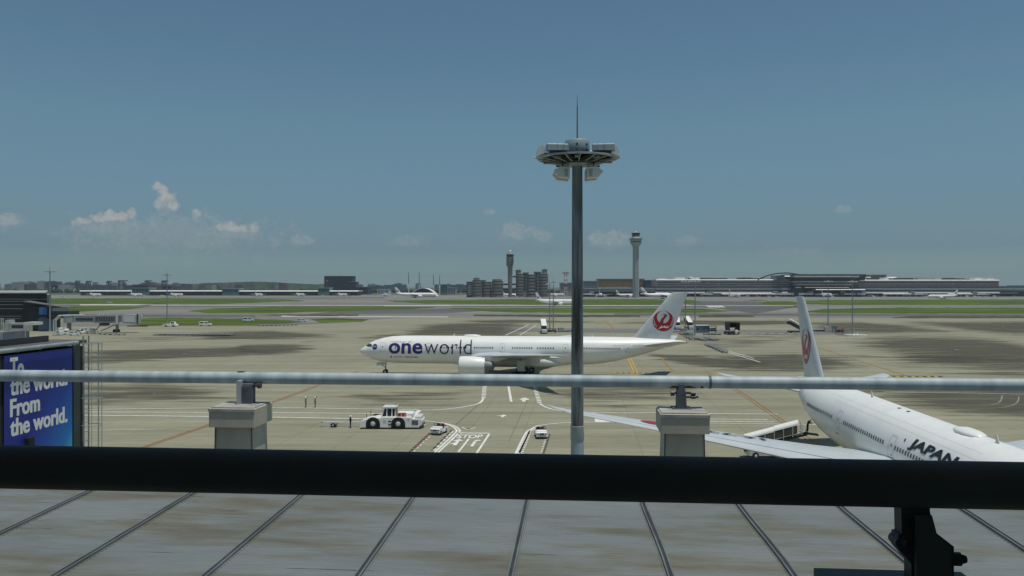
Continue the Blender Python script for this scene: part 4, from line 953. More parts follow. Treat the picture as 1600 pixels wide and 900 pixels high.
# treeline hedge masses right of it, very far
b = MB(); rr = random.Random(9)
for i in range(500):
    px = rr.uniform(-100,1750); Y = rr.uniform(2500,2700); k = Y/F; x = (px-800)*k; r_ = rr.uniform(5,10)
    b.lathe([(r_*.6,0),(r_,r_*.5),(r_*.8,r_*1.1),(.2,r_*1.5)], (x,Y,0), 6)
b.build('far_treeline', mat('far_trees',(.05,.08,.04),.95,ns=.05,amt=.5,spec=.05), kind='stuff', label='dark low line of far trees along the horizon', cat='trees')

# ---------------------------------------------------------------- the observation deck: railings, roof, pedestals
UH = Vector((.0814,.99668,0)); VH = Vector((.99668,-.0814,0)); YAW = -math.atan2(.0814,.99668)
def UV(t, l, z): return Vector(UH*t+VH*l+Vector((0,0,z)))
def ray_t(px, t):
    """lateral offset along the railing direction where the sight line of column px meets distance t"""
    r = (px-800)/F; Y = t/(UH.y+UH.x*r); return VH.x*r*Y+VH.y*Y, Y
pipem = mat('painted_pipe', (.47,.55,.56), .5, ns=1.4, amt=.35, stretch=(3.5,.5,.5), col2=(.30,.37,.39), thr=(.36,.62))
rustm = mat('rust', (.16,.075,.04), .9, ns=12, amt=.5)
pedm = mat('pedestal_metal', (.56,.51,.40), .6, ns=2.2, amt=.28, stretch=(1,1,.5))
pedtop = mat('pedestal_top_metal', (.42,.41,.38), .7, ns=5, amt=.4)
brk = mat('cast_bracket', (.10,.12,.135), .6, ns=8, amt=.4)
KP = 1.07; ZP = H-(H-18.795)*KP
def pipe():
    t = 8.35*KP; r = thing('pipe_rail', UV(t,0,0), YAW, label='long horizontal grey-blue steel pipe rail crossing the whole view', cat='railing')
    b = MB(); b.tube((-9,0,ZP),(9,0,ZP),.066,n=32); b.build('pipe', pipem, r, 40)
    for px in (378,): pass
    x, _ = ray_t(1109,t); MB().tube((x-.012,0,ZP),(x+.012,0,ZP),.070,n=32).build('pipe_joint', brk, r, 40)
    for px, w in ((1052,.12),(1075,.2),(1096,.05)):
        x, _ = ray_t(px,t); v = []
        for i in range(7):
            a = -PI/2-.25-i*.13; h = w*(.5-.07*i)
            v += [(x-h,.068*math.cos(a),ZP+.068*math.sin(a)),(x+h*1.1,.068*math.cos(a),ZP+.068*math.sin(a))]
        MB().add(v,[(2*i,2*i+1,2*i+3,2*i+2) for i in range(6)]).build('rust_patch', rustm, r)
    MB().box((ray_t(377,t)[0],0,ZP+.068),(.07,.05,.012)).build('clamp', brk, r)
    for px in (0,): pass
pipe()
def pedestal(px0, px1, lb, left):
    t = 8.0*KP; a, _ = ray_t(px0,t); b, _ = ray_t(px1,t); w = b-a; d = .50; c = (a+b)/2; zt = H-(H-18.525)*KP; zb = 17.60
    r = thing('rail_pedestal', UV(t+d/2,c,zb), YAW, label=lb, cat='pedestal', group='box pedestals carrying the pipe rail')
    cap = MB(); cap.bev((0,0,zt-zb-.1),(w,d+.03,.2),.006).build('cap', pedm, r)
    MB().box((0,.0,zt-zb+.006),(w-.03,d-.02,.012)).build('top_plate', pedtop, r)
    MB().box((0,-(d+.03)/2-.003,zt-zb-.018),(w+.008,.012,.03)).build('drip_edge', pedtop, r)
    rs = []
    for i in range(9):
        h = i/8; k = .022+.022*math.sin(h*PI*.5)-.01*(1-h)**2; x = w/2-k; y = d/2-.045
        rs.append([(-x,-y,h*(zt-zb-.2)),(x,-y,h*(zt-zb-.2)),(x,y,h*(zt-zb-.2)),(-x,y,h*(zt-zb-.2))])
    MB().loft(rs).build('box_body', pedm, r, 30)
    for sx in (-1,1): # dark edge seams down the front
        MB().path([(sx*(w/2-.07),-d/2+.037,.02),(sx*(w/2-.045),-d/2+.037,.35),(sx*(w/2-.05),-d/2+.037,zt-zb-.21)],.006,5).build('edge_seam', brk, r)
    # bracket carrying the pipe
    z = zt-zb+.01; m = Vector((.0,.1,0))
    if left:
        p = MB().box((-.03,.06,z+.13),(.04,.16,.26)).build('bracket_plate', greyp, r)
        MB().box((.045,.08,z+.1),(.115,.12,.2)).tube((-.02,.08,z+.205),(.11,.08,z+.205),.03,n=12).build('bracket_block', brk, r, 40)
        MB().tube((.02,.1,z+.2),(-.01,.115,z+.33),.045,.03,10).tube((.04,.08,z+.21),(.2,.06,z+.2),.018,n=8).tube((.16,.06,z+.2),(.2,.06,z+.2),.03,n=8).build('clamp_bolt', dark, r, 40)
        MB().box((-.06,.06,z+.16),(.02,.05,.09)).build('nut', greyp, r)
    else:
        MB().prism([(-.05,0),(.055,0),(.045,.18),(.02,.26),(-.02,.26),(-.05,.16)],.12,Matrix.Translation((0,.15,z)) @ Matrix.Rotation(PI/2,4,'X')).build('bracket_plate', brk, r)
        MB().tube((-.02,.1,z+.2),(-.02,.1,z+.31),.03,.035,8).build('clamp_bolt', dark, r, 40)
        MB().tube((-.1,.08,z+.165),(.14,.08,z+.165),.012,n=8).tube((-.11,.08,z+.165),(-.07,.08,z+.165),.035,n=6).tube((.04,.07,z+.125),(.18,.07,z+.125),.012,n=8).tube((.1,.07,z+.165),(.15,.07,z+.165),.022,n=6).tube((.1,.07,z+.125),(.15,.07,z+.125),.022,n=6).build('cross_bolt', dark, r, 40)
        MB().box((0,.1,z+.005),(.2,.2,.012)).build('base_plate', brk, r)
pedestal(327,398,'left metal box pedestal with cast bracket, under the pipe rail',True)
pedestal(1032,1109,'right metal box pedestal with cross-bolted bracket, under the pipe rail',False)
# dark handrail close to the glass, with its casting
drk = mat('black_handrail_paint', (.085,.085,.078), .7, ns=3, amt=.3)
drk2 = mat('dark_casting_paint', (.042,.052,.052), .55, ns=30, amt=.5)
def handrail():
    t = 1.36; zc = H-(745.2-Y0)/F*t*1.0; r = thing('handrail', UV(t,0,0), YAW, label='thick black handrail close to the camera, across the full width of the view', cat='railing')
    MB().tube((-3,0,zc),(3,0,zc),.0372,n=40).build('tube', drk, r, 40)
    x0, Yb = ray_t(1440,t); k = Yb/F; x1, _ = ray_t(1441,t); k = x1-x0
    def P(px, py): return ((px-1440)*k, -(py-Y0)*Yb/F)
    out = [(1404,790),(1405,833),(1400,834),(1399,855),(1405,862),(1420,878),(1421,960),(1486,960),(1486,882),(1486,850),(1457,828),(1449,797),(1449,788)]
    M4 = Matrix.Translation((x0,.02,H)) @ Matrix.Rotation(PI/2,4,'X')
    c = MB().prism([P(*q) for q in out[::-1]], .03, M4).build('casting', drk2, r)
    MB().prism([P(*q) for q in [(1424,800),(1448,800),(1456,830),(1478,850),(1478,900),(1424,900)][::-1]], .012, Matrix.Translation((x0,-.008,H)) @ Matrix.Rotation(PI/2,4,'X')).build('casting_rib', drk, c)
    for (px, py) in ((1416,815),(1446,843)):
        q = P(px,py); MB().box((x0+q[0],-.012,H+q[1]),(4*k,.006,14*k)).build('slot', black, c)
    q = P(1486,872); b = MB().tube((x0+q[0]-.01,0,H+q[1]),(x0+q[0]+14*k,0,H+q[1]),11*k,n=16).tube((x0+q[0]+14*k,0,H+q[1]),(x0+q[0]+19*k,0,H+q[1]),8*k,n=6).tube((x0+q[0]+19*k,0,H+q[1]),(x0+q[0]+23*k,0,H+q[1]),6*k,n=12).build('bolt', drk2, r, 40)
    q = P(1402,845); MB().lathe([(.2*k,-.02),(9*k,-.016),(9*k,.016),(.2*k,.02)],(x0+q[0],0,H+q[1]),16,'y').build('bolt_head', drk2, r, 40)
    q = P(1285,898); q2 = P(1526,905)
    MB().box((x0+(q[0]+q2[0])/2,.03,H+q[1]-.027),(q2[0]-q[0],.05,.03)).build('base_plate', drk2, r)
    q = P(1480,905); MB().box((x0+q[0],-.0,H+q[1]-.02),(.06,.03,.02)).build('spacer', drk2, r)
handrail()
# corrugated roof below, gently rising away from the camera
def roofsheet():
    m = bpy.data.materials.new('dusty_translucent_roofing'); m.use_nodes = True; nt = m.node_tree; n = nt.nodes; L = nt.links; p = n['Principled BSDF']
    tc = n.new('ShaderNodeTexCoord')
    def nz(sc, s, d=6, r=.6, off=(0,0,0)):
        q = n.new('ShaderNodeMapping'); q.inputs['Scale'].default_value = sc; q.inputs['Location'].default_value = off; L.new(tc.outputs['Object'], q.inputs[0]); t = n.new('ShaderNodeTexNoise'); t.inputs['Scale'].default_value = s; t.inputs['Detail'].default_value = d; t.inputs['Roughness'].default_value = r; L.new(q.outputs[0], t.inputs[0]); return t.outputs[0]
    def ramp(f, *st):
        r = n.new('ShaderNodeValToRGB'); L.new(f, r.inputs[0]); e = r.color_ramp.elements
        e[0].position, e[0].color = st[0][0], (*st[0][1],1); e[1].position, e[1].color = st[-1][0], (*st[-1][1],1)
        for a, c in st[1:-1]: q = e.new(a); q.color = (*c,1)
        return r.outputs[0]
    def mul(a, b, f=1.0, mode='MULTIPLY'):
        x = n.new('ShaderNodeMix'); x.data_type = 'RGBA'; x.blend_type = mode; x.inputs[0].default_value = f; L.new(a, x.inputs[6]); L.new(b, x.inputs[7]); return x.outputs[2]
    base = ramp(nz((.5,.8,1),1.2), (.3,(.150,.172,.178)), (.7,(.19,.212,.218)))
    band = ramp(nz((.42,1.7,1),1.0,5,.65,(3,1,0)), (.47,(1,1,1)), (.57,(.86,.78,.62)), (.68,(.62,.51,.35)))
    fine = ramp(nz((1.6,16,1),1.6,6,.7), (.35,(.93,.92,.90)), (.6,(1.04,1.04,1.04)))
    scr = ramp(nz((1.1,26,1),1.3,3,.5,(7,2,0)), (.69,(1,1,1)), (.72,(.30,.26,.22)), (.8,(.22,.18,.15)))
    sx = n.new('ShaderNodeSeparateXYZ'); L.new(tc.outputs['Object'], sx.inputs[0])
    def mt(op, a, b_=0.0):
        q = n.new('ShaderNodeMath'); q.operation = op
        for i, v_ in enumerate((a, b_)):
            if isinstance(v_, float): q.inputs[i].default_value = v_
            else: L.new(v_, q.inputs[i])
        return q.outputs[0]
    u1 = mt('ADD', mt('MULTIPLY', sx.outputs[0], 150.0), mt('MULTIPLY', sx.outputs[1], 62.0)); u2 = mt('SUBTRACT', mt('MULTIPLY', sx.outputs[0], 150.0), mt('MULTIPLY', sx.outputs[1], 62.0))
    dim = ramp(mt('ADD', mt('MULTIPLY', mt('MULTIPLY', mt('SINE', u1), mt('SINE', u2)), .5), .5), (.2,(.93,.93,.93)), (.8,(1.05,1.05,1.05)))
    base = mul(base, dim)
    c = mul(mul(mul(base, band), fine), scr, .8); L.new(c, p.inputs['Base Color']); p.inputs['Roughness'].default_value = .6; p.inputs['Specular IOR Level'].default_value = .35
    t0, t1 = 4.6, 9.75; z0 = 17.33; sl = .0327; pitch = .055
    r = thing('corrugated_roof', UV(0,0,0), YAW, label='dusty grey corrugated roof with raised seams below the black handrail', cat='roof')
    N = int((t1-t0)/pitch)*8; vs = []; 
    for i in range(N+1):
        t = t0+(t1-t0)*i/N; z = z0+sl*t+.0022*math.cos(2*PI*(t-t0)/pitch)
        vs += [(-9,t,z),(9,t,z)]
    MB().add(vs, [(2*i,2*i+1,2*i+3,2*i+2) for i in range(N)]).build('roof_sheet', m, r, 80)
    sm_ = mat('seam_metal', (.16,.18,.185), .5, ns=2, amt=.35); sd = mat('dark_seam_rubber', (.035,.04,.042), .7, ns=4, amt=.4)
    xs = [-60-180,-60,120,292,470,650,830,1013,1158,1308,1480,1660,1840]
    for j, px in enumerate(xs):
        x = (px-911)/375*2.42; bend = .0 if j not in (7,8,9) else .06
        def seam(dx, w, h, mm, nm):
            v = []
            for i in range(13):
                t = t0+(t1-t0)*i/12; q = x+dx+bend*math.sin((t-5.2)*1.4)*.6; z = z0+sl*t-.012; h_ = h+.012
                v += [(q-w/2,t,z),(q-w/2,t,z+h_),(q+w/2,t,z+h_),(q+w/2,t,z)]
            rings = [v[4*i:4*i+4] for i in range(13)]
            return MB().loft(rings, flip=True).build(nm, mm, r)
        seam(0,.075,.0035,m,'seam_flashing'); seam(-.019,.012,.026,sm_,'seam_rib'); seam(.019,.012,.026,sm_,'seam_rib'); seam(0,.026,.020,sd,'seam_gasket')
    MB().box((0,t1+.06,z0+sl*t1-.25),(18,.12,.56)).build('eaves', greyp, r)
roofsheet()
# the room the camera looks out of (floor slab, ceiling, back wall)
b = MB(); c = UV(-1.6,0,21.6); b.box(c,(14,6.6,.3),YAW); b.build('ceiling', concrete_b, kind='structure')
b = MB(); c = UV(-1.9,0,18.0); b.box(c,(14,6.0,.3),YAW); b.build('floor', concrete_b, kind='structure')
b = MB(); c = UV(-4.7,0,19.8); b.box(c,(14,.2,3.3),YAW); b.build('wall', concrete_b, kind='structure')
b = MB(); c = UV(2.2,0,9.0); b.box(UV(1.2,0,8.9),(18,.3,17.4),YAW); b.build('wall_below_window', concrete_b, kind='structure')
b = MB(); b.box(UV(9.6,0,8.6),(18,.25,16.9),YAW); b.build('wall_outer', concrete_b, kind='structure')

# ---------------------------------------------------------------- left: building with the blue banner
def banner_building():
    d = 24.0; w0, w1 = 1.357*d, 1.551*d   # banner from near to far edge along UH
    def WP(t, z, off=0.0): return UV(t, -d+off, z)
    zt = H-(536.5-Y0)/F*(1.627*d); zb = 8.0
    r = thing('banner_building', WP(w0,0), YAW, label='dark building at left edge carrying a blue banner on its side wall', cat='building')
    def L(t, off, z): return (off, t-w0, z)      # local: x outward from the wall, y away from the camera
    MB().box((-6.0,(w1-w0)/2-1.0,zt/2-.1),(11.9,(w1-w0)+4.2,zt-.2)).build('wall', mat('dark_wall',(.03,.035,.036),.7,ns=.5,amt=.3), r)
    MB().box((-6.2,(w1-w0)/2-1.0,zt+.02),(12.4,(w1-w0)+4.4,.16)).build('roof', mat('roof_clutter_grey',(.12,.12,.12),.8,ns=.6,amt=.4), r)
    MB().tube((.22,-3,zt+.02),(.22,(w1-w0)*.42,zt+.02),.10,n=16).tube((.22,(w1-w0)*.44,zt+.03),(.22,(w1-w0)+.1,zt+.03),.09,n=16).build('gutter_pipe', galv, r, 40)
    for q in (.12,.43,.95): MB().lathe([(.12,-.05),(.12,.05)],(.22,(w1-w0)*q,zt+.02),16,'y').build('pipe_clamp', galv, r, 40)
    for (x, z, w, mm) in ((-1.0,.5,.16,dark),(-2.2,.8,.22,midg),(-4.5,.7,.5,dark),(-7.5,1.1,.3,dark)):
        MB().box((x,.5,zt+z*.5),(w,(w1-w0)+3,z*.55)).build('roof_beam', mm, r)
    rn = random.Random(4)
    for i in range(9): MB().box((rn.uniform(-9,-1.5),rn.uniform(-1,3.6),zt+.35),(rn.uniform(.3,1.4),rn.uniform(.3,1),rn.uniform(.3,.8))).build('roof_unit', rn.choice([midg,dark,offw,galv]), r)
    # banner: flat printed sheet, deep blue turning turquoise towards its lower right corner
    bm_ = bpy.data.materials.new('printed_banner'); bm_.use_nodes = True; nt = bm_.node_tree; n = nt.nodes; K = nt.links; p = n['Principled BSDF']; p.inputs['Roughness'].default_value = .5
    at = n.new('ShaderNodeTexCoord'); sp = n.new('ShaderNodeSeparateXYZ'); K.new(at.outputs['Generated'], sp.inputs[0])
    q = n.new('ShaderNodeMath'); q.operation = 'SUBTRACT'; K.new(sp.outputs[1], q.inputs[0]); K.new(sp.outputs[2], q.inputs[1])
    t_ = n.new('ShaderNodeTexNoise'); t_.inputs['Scale'].default_value = 2; q2 = n.new('ShaderNodeMath'); q2.operation = 'MULTIPLY_ADD'; K.new(t_.outputs[0], q2.inputs[0]); q2.inputs[1].default_value = .25; K.new(q.outputs[0], q2.inputs[2])
    rp = n.new('ShaderNodeValToRGB'); K.new(q2.outputs[0], rp.inputs[0]); e = rp.color_ramp.elements
    e[0].position = 0; e[0].color = (.012,.030,.27,1); e[1].position = 1; e[1].color = (.05,.55,.75,1); x = e.new(.35); x.color = (.010,.068,.38,1); x = e.new(.78); x.color = (.016,.20,.56,1)
    K.new(rp.outputs[0], p.inputs['Base Color'])
    zb2 = zt-6.05; BW = w1-w0
    bn = MB().add([(.03,0,zb2),(.03,BW,zb2),(.03,BW,zt-.22),(.03,0,zt-.22)], [(0,1,2,3)]).build('banner', bm_, r)
    def ln(body, t0, t1, za, zc):
        vs, fs = text2d(body, 0, 1, 0, 1, bold=.02)
        b = MB()
        for j, dx in enumerate((-.022,0,.022)): b.add([(.034+.0003*j,t0+(t1-t0)*x+dx,za+(zc-za)*y) for x, y in vs], fs)
        b.build('banner_lettering', white, bn)
    def tw(px): r_ = (px-800)/F; return d*( (.99668+.0814*(-r_)*-1*0) if 0 else 0)
    def t_of(px):
        r_ = (px-800)/F # X/Y for point UV(t,-d): solve t
        return d*(-VH.x + r_*VH.y)*-1/( r_*UH.y-UH.x )*-1
    def z_of(px, py): t = t_of(px); Y = UH.y*t-VH.y*d; return H-(py-Y0)/F*Y
    for body, pxa, pxb, pyb, pyt in (('To',15,36,594,559),('the world.',15,104,619,590),('From',15,61,652.5,624),('the world.',15,104,683,655)):
        ta, tb = t_of(pxa)-w0, t_of(pxb)-w0; za = z_of(pxa,pyb); zc = z_of(pxa,pyt)
        ln(body, ta, tb, za, zc)
    MB().box((.12,t_of(42)-w0,z_of(42,690)-.05),(.2,.4,.45)).build('spotlight', black, r)
    MB().box((.03,BW+.32,zt-3.3),(.06,.5,6.6)).build('corner_panel', mat('corner_grey',(.05,.065,.065),.6,ns=1,amt=.2), r)
    # ladder with safety cage
    lt = thing('cage_ladder', WP(w1+.95,zb), YAW, label='steel ladder with hoop cage on the corner of the blue banner building', cat='ladder')
    hl = zt-zb+.3
    for y in (-.22,.22): MB().box((.12,y,hl/2),(.05,.06,hl)).build('rail', galv, lt)
    for i in range(int(hl/.45)): MB().tube((.12,-.22,.2+i*.45),(.12,.22,.2+i*.45),.02,n=6).build('rung', galv, lt)
    for i in range(7):
        z = hl-.35-i*1.32; a = [(.12+.42*math.sin(PI*k/10)*1.9,-.36*math.cos(PI*k/10)+.0,z) for k in range(11)]
        MB().path(a,.022,6).build('cage_hoop', galv, lt)
    for k in (2,3.5,5,6.5,8): MB().tube((.12+.8*math.sin(PI*k/10),-.36*math.cos(PI*k/10),hl-8.5),(.12+.8*math.sin(PI*k/10),-.36*math.cos(PI*k/10),hl-.3),.014,n=5).build('cage_bar', galv, lt)
banner_building()

# ---------------------------------------------------------------- people
navyc = mat('navy_work_clothes', (.018,.02,.032), .9, ns=8, amt=.3)
skinm = mat('skin', (.42,.26,.18), .6, ns=5, amt=.1); vestm = mat('reflective_vest', (.45,.47,.38), .5, ns=6, amt=.25)
def person(loc, rz, pose, label, vest=False, helmet=True, group=None):
    """pose: dict of joint positions (local metres, +x the way the person faces)"""
    J = dict(pelvis=(0,0,.95), chest=(0,0,1.28), neck=(0,0,1.48), head=(0.01,0,1.60), crown=(0.01,0,1.70),
             ls=(0,.19,1.43), le=(0,.27,1.16), lw=(.06,.27,.92), lh=(.08,.27,.84), rs=(0,-.19,1.43), re=(0,-.27,1.16), rw=(.06,-.27,.92), rh=(.08,-.27,.84),
             lp=(0,.09,.92), lk=(.02,.11,.50), la=(-.02,.12,.09), lt=(.14,.13,.05), rp=(0,-.09,.92), rk=(.02,-.11,.50), ra=(-.02,-.12,.09), rt=(.14,-.13,.05))
    J.update(pose)
    R = dict(pelvis=.165,chest=.185,neck=.06,head=.098,crown=.07,ls=.07,le=.05,lw=.037,lh=.045,rs=.07,re=.05,rw=.037,rh=.045,lp=.115,lk=.085,la=.065,lt=.055,rp=.115,rk=.085,ra=.065,rt=.055)
    E_ = [('pelvis','chest'),('chest','neck'),('neck','head'),('head','crown'),('chest','ls'),('ls','le'),('le','lw'),('lw','lh'),('chest','rs'),('rs','re'),('re','rw'),('rw','rh'),('pelvis','lp'),('lp','lk'),('lk','la'),('la','lt'),('pelvis','rp'),('rp','rk'),('rk','ra'),('ra','rt')]
    K = list(J); me = bpy.data.meshes.new('person'); me.from_pydata([J[k] for k in K], [(K.index(a),K.index(b)) for a,b in E_], [])
    o = bpy.data.objects.new('tmp', me); COL.objects.link(o)
    bpy.context.view_layer.objects.active = o
    m = o.modifiers.new('s','SKIN'); m.use_smooth_shade = True; o.modifiers.new('d','SUBSURF').levels = 1
    if not me.skin_vertices: me.attributes.new  # layer is created with the modifier below
    with bpy.context.temp_override(active_object=o, object=o, selected_objects=[o]):
        if not me.skin_vertices: bpy.ops.mesh.customdata_skin_add()
    for i, k in enumerate(K): me.skin_vertices[0].data[i].radius = (R[k], R[k]*(.8 if k in ('chest','pelvis') else 1)); me.skin_vertices[0].data[i].use_root = (k == 'pelvis')
    bpy.context.view_layer.update()
    nm = bpy.data.meshes.new_from_object(o.evaluated_get(bpy.context.evaluated_depsgraph_get()))
    bpy.data.objects.remove(o)
    nm.materials.clear(); nm.materials.append(navyc); nm.materials.append(skinm)
    hd, hz = Vector(J['head']), Vector(J['lh']); hr = Vector(J['rh'])
    for p in nm.polygons:
        c = p.center; p.material_index = 1 if ((c-hd).length < .14 or (c-hz).length < .075 or (c-hr).length < .075) else 0
    b = bpy.data.objects.new('person', nm); COL.objects.link(b); b.location = loc; b.rotation_euler.z = rz; tag(b, label=label, cat='person', group=group)
    hx, hy, hh = J['head']
    f = MB(); f.lathe([(.004,-.03),(.016,-.02),(.012,.02)], (hx+.10,hy,hh), 6).build('nose', skinm, b)
    for s_ in (1,-1): MB().lathe([(.002,-.012),(.012,0),(.002,.012)], (hx+.09,hy+s_*.035,hh+.02), 6).build('eye', blackp, b)
    if helmet: MB().lathe([(.14,.02),(.125,.03),(.12,.08),(.085,.14),(.02,.165)], (hx,hy,hh+.0), 14).build('helmet', white, b, 60)
    if vest:
        q = MB(); cx, cy, cz = J['chest']; rs = []
        for z, w, d in ((.98,.21,.16),(1.2,.225,.175),(1.40,.21,.15),(1.45,.13,.10)): rs.append([(w*.0+d*math.cos(2*PI*k/14), w*math.sin(2*PI*k/14), z) for k in range(14)])
        q.loft(rs).build('vest', vestm, b, 50)
    return b
x, y = G(477.8,636.6); person((x,y,0), 0.3, dict(le=(.14,.22,1.52),lw=(.32,.2,1.66),lh=(.38,.2,1.72),re=(-.05,-.26,1.18),rw=(0,-.3,.95)), 'left one of two ground workers waving by the white lines', True)
x, y = G(492.4,636.6); person((x,y,0), 0.2, dict(le=(.15,.22,1.55),lw=(.24,.2,1.78),lh=(.27,.2,1.86)), 'right one of two ground workers waving by the white lines', True)
x, y = G(547.5,668.5); person((x,y,0), 0.1, dict(re=(.1,-.25,1.18),rw=(.3,-.2,1.1),rh=(.37,-.19,1.1)), 'ground worker in dark clothes and white helmet beside the tow bar')

# ---------------------------------------------------------------- large aircraft tractor with tow bar
def wheelpart(parent, name, r, w, x, y, z):
    t = MB().lathe([(r*.5,-w/2),(r*.92,-w/2),(r,-w*.3),(r,w*.3),(r*.92,w/2),(r*.5,w/2)], n=20, axis='y').build(name, black, parent, 40, (x,y,z))
    MB().lathe([(.03,-w*.6),(r*.3,-w*.58),(r*.52,-w*.45),(r*.52,w*.45),(r*.3,w*.58),(.03,w*.6)], n=14, axis='y').build('rim', offw, t, 40); return t
def big_tractor():
    x, y = G(563,670.5); r = thing('aircraft_tractor', (x,y+1.6,0), -.02, label='large white aircraft tow tractor with four big wheels below the purple-lettered airliner', cat='tow tractor')
    side = [(0,.22),(0,.95),(.45,1.2),(1.0,1.32),(1.9,1.5),(3.0,1.5),(3.0,1.62),(7.0,1.62),(7.3,1.4),(8.45,1.38),(8.6,1.1),(8.5,.65),(8.15,.25)]
    M4 = Matrix.Translation((0,1.55,0)) @ Matrix.Rotation(PI/2,4,'X')
    MB().prism(side, 3.1, M4).build('body', white, r)
    for xx in (1.78, 5.28):
        for sy in (-1,1):
            a = [(xx+.98*math.cos(PI*k/10), .74+.92*math.sin(PI*k/10)) for k in range(11)]+[(xx-.98,.2),(xx+.98,.2)]
            MB().prism(a, .02, Matrix.Translation((0,1.575*sy+.01,0)) @ Matrix.Rotation(PI/2,4,'X')).build('wheel_arch', black, r)
            wheelpart(r, 'wheel', .76, .5, xx, sy*1.38, .76)
    rs = [[(2.75,-1.05,1.6),(4.85,-1.05,1.6),(4.85,1.05,1.6),(2.75,1.05,1.6)],[(3.15,-.95,2.85),(4.75,-.95,2.85),(4.75,.95,2.85),(3.15,.95,2.85)]]
    cab = MB().loft(rs).build('cab', white, r)
    for (a, b) in ((2.98,3.55),(3.65,4.25),(4.35,4.72)):
        z0, z1 = 1.72, 2.74; sh = .33*(z1-1.6)/1.25
        for sy in (-1,1):
            MB().add([(a+(.04 if a > 3.3 else 0),sy*1.055,z0),(b,sy*1.055,z0),(b-.0,sy*.985,z1),(a+(.05 if a > 3.3 else .33),sy*.985,z1)], [(0,1,2,3)]).build('side_window', glass, cab)
    MB().add([(2.765,-.9,1.75),(2.765,.9,1.75),(3.10,.82,2.75),(3.10,-.82,2.75)], [(0,1,2,3)]).build('windscreen', glass, cab)
    MB().add([(4.87,-.9,1.75),(4.87,.9,1.75),(4.78,.82,2.75),(4.78,-.82,2.75)], [(0,1,2,3)]).build('rear_window', glass, cab)
    MB().bev((3.95,0,2.95),(1.9,2.15,.14),.04).build('cab_roof', offw, cab); MB().lathe([(.09,0),(.08,.2),(.02,.24)],(4.6,.6,3.02),10).build('beacon', orange, cab)
    MB().bev((6.1,0,1.9),(2.3,1.9,.6),.12).build('engine_cover', white, r)
    MB().box((5.35,-.97,1.9),(.42,.02,.4)).build('red_panel', redp, r); MB().box((5.9,-.97,1.9),(.42,.02,.4)).build('red_panel', redp, r); MB().box((5.62,-.98,1.92),(1.4,.01,.56)).build('red_frame', mat('pale_red',(.6,.22,.18),.5,ns=2), r)
    MB().box((5.35,-.99,1.9),(.36,.02,.34)).build('gauge_hatch', dark, r); MB().box((5.9,-1.0,1.9),(.3,.02,.34)).build('gauge_hatch', redp, r)
    for z in (.62,1.08): MB().box((4.1,-1.56,z),(.42,.04,.16)).build('step', black, r)
    for q in (3.25,3.37,3.5): MB().box((q,-1.56,1.15),(.07,.02,.22)).build('door_mark', greyp, r)
    MB().box((3.4,-1.56,.95),(.5,.02,.07)).build('door_mark', greyp, r)
    MB().box((7.6,-1.56,.92),(.9,.02,.65)).build('rear_grille', midg, r)
    for q in range(6): MB().box((7.25+q*.14,-1.575,.92),(.04,.02,.6)).build('grille_bar', dark, r)
    MB().box((6.7,-1.56,1.3),(.28,.02,.22)).build('locker', mat('pale_yellow',(.5,.5,.3),.5,ns=2), r)
    MB().tube((7.2,-1.2,1.4),(7.2,-1.2,2.0),.12,.1,10).build('exhaust_stack', offw, r, 40); MB().bev((8.0,0,1.55),(.9,2.6,.35),.05).build('rear_deck', offw, r)
    MB().box((8.62,0,.45),(.16,1.8,.3)).build('rear_bumper', dark, r); MB().tube((8.6,-.4,.4),(8.95,-.4,.4),.07,n=8).build('tow_hook', white, r)
    MB().tube((.25,-1.2,.98),(.1,-1.2,1.02),.13,n=12).build('headlight', offw, r); MB().tube((.25,1.2,.98),(.1,1.2,1.02),.13,n=12).build('headlight', offw, r)
    for sy in (-1,1): MB().tube((.9,sy*1.4,1.3),(.9,sy*1.5,1.9),.03,n=6).box((.9,sy*1.52,1.95),(.06,.2,.3)).build('mirror', dark, r)
    bx, by = G(560,668.5); t = thing('tow_bar', (bx,by+.8,0), PI-.04, label='white tow bar on small wheels lying left of the big tractor', cat='tow bar')
    MB().tube((0,0,.62),(5.2,0,.62),.09,n=10).build('bar', offw, t, 40); MB().box((3.6,0,.42),(.9,1.2,.14)).build('wheel_frame', midg, t)
    for sy in (-1,1): wheelpart(t, 'wheel', .3, .2, 3.6, sy*.6, .3)
    MB().tube((.8,0,.62),(1.6,.0,.95),.04,n=6).tube((1.6,0,.95),(2.2,0,.62),.04,n=6).box((5.3,0,.66),(.3,.5,.2)).build('tow_head', greyp, t)
big_tractor()
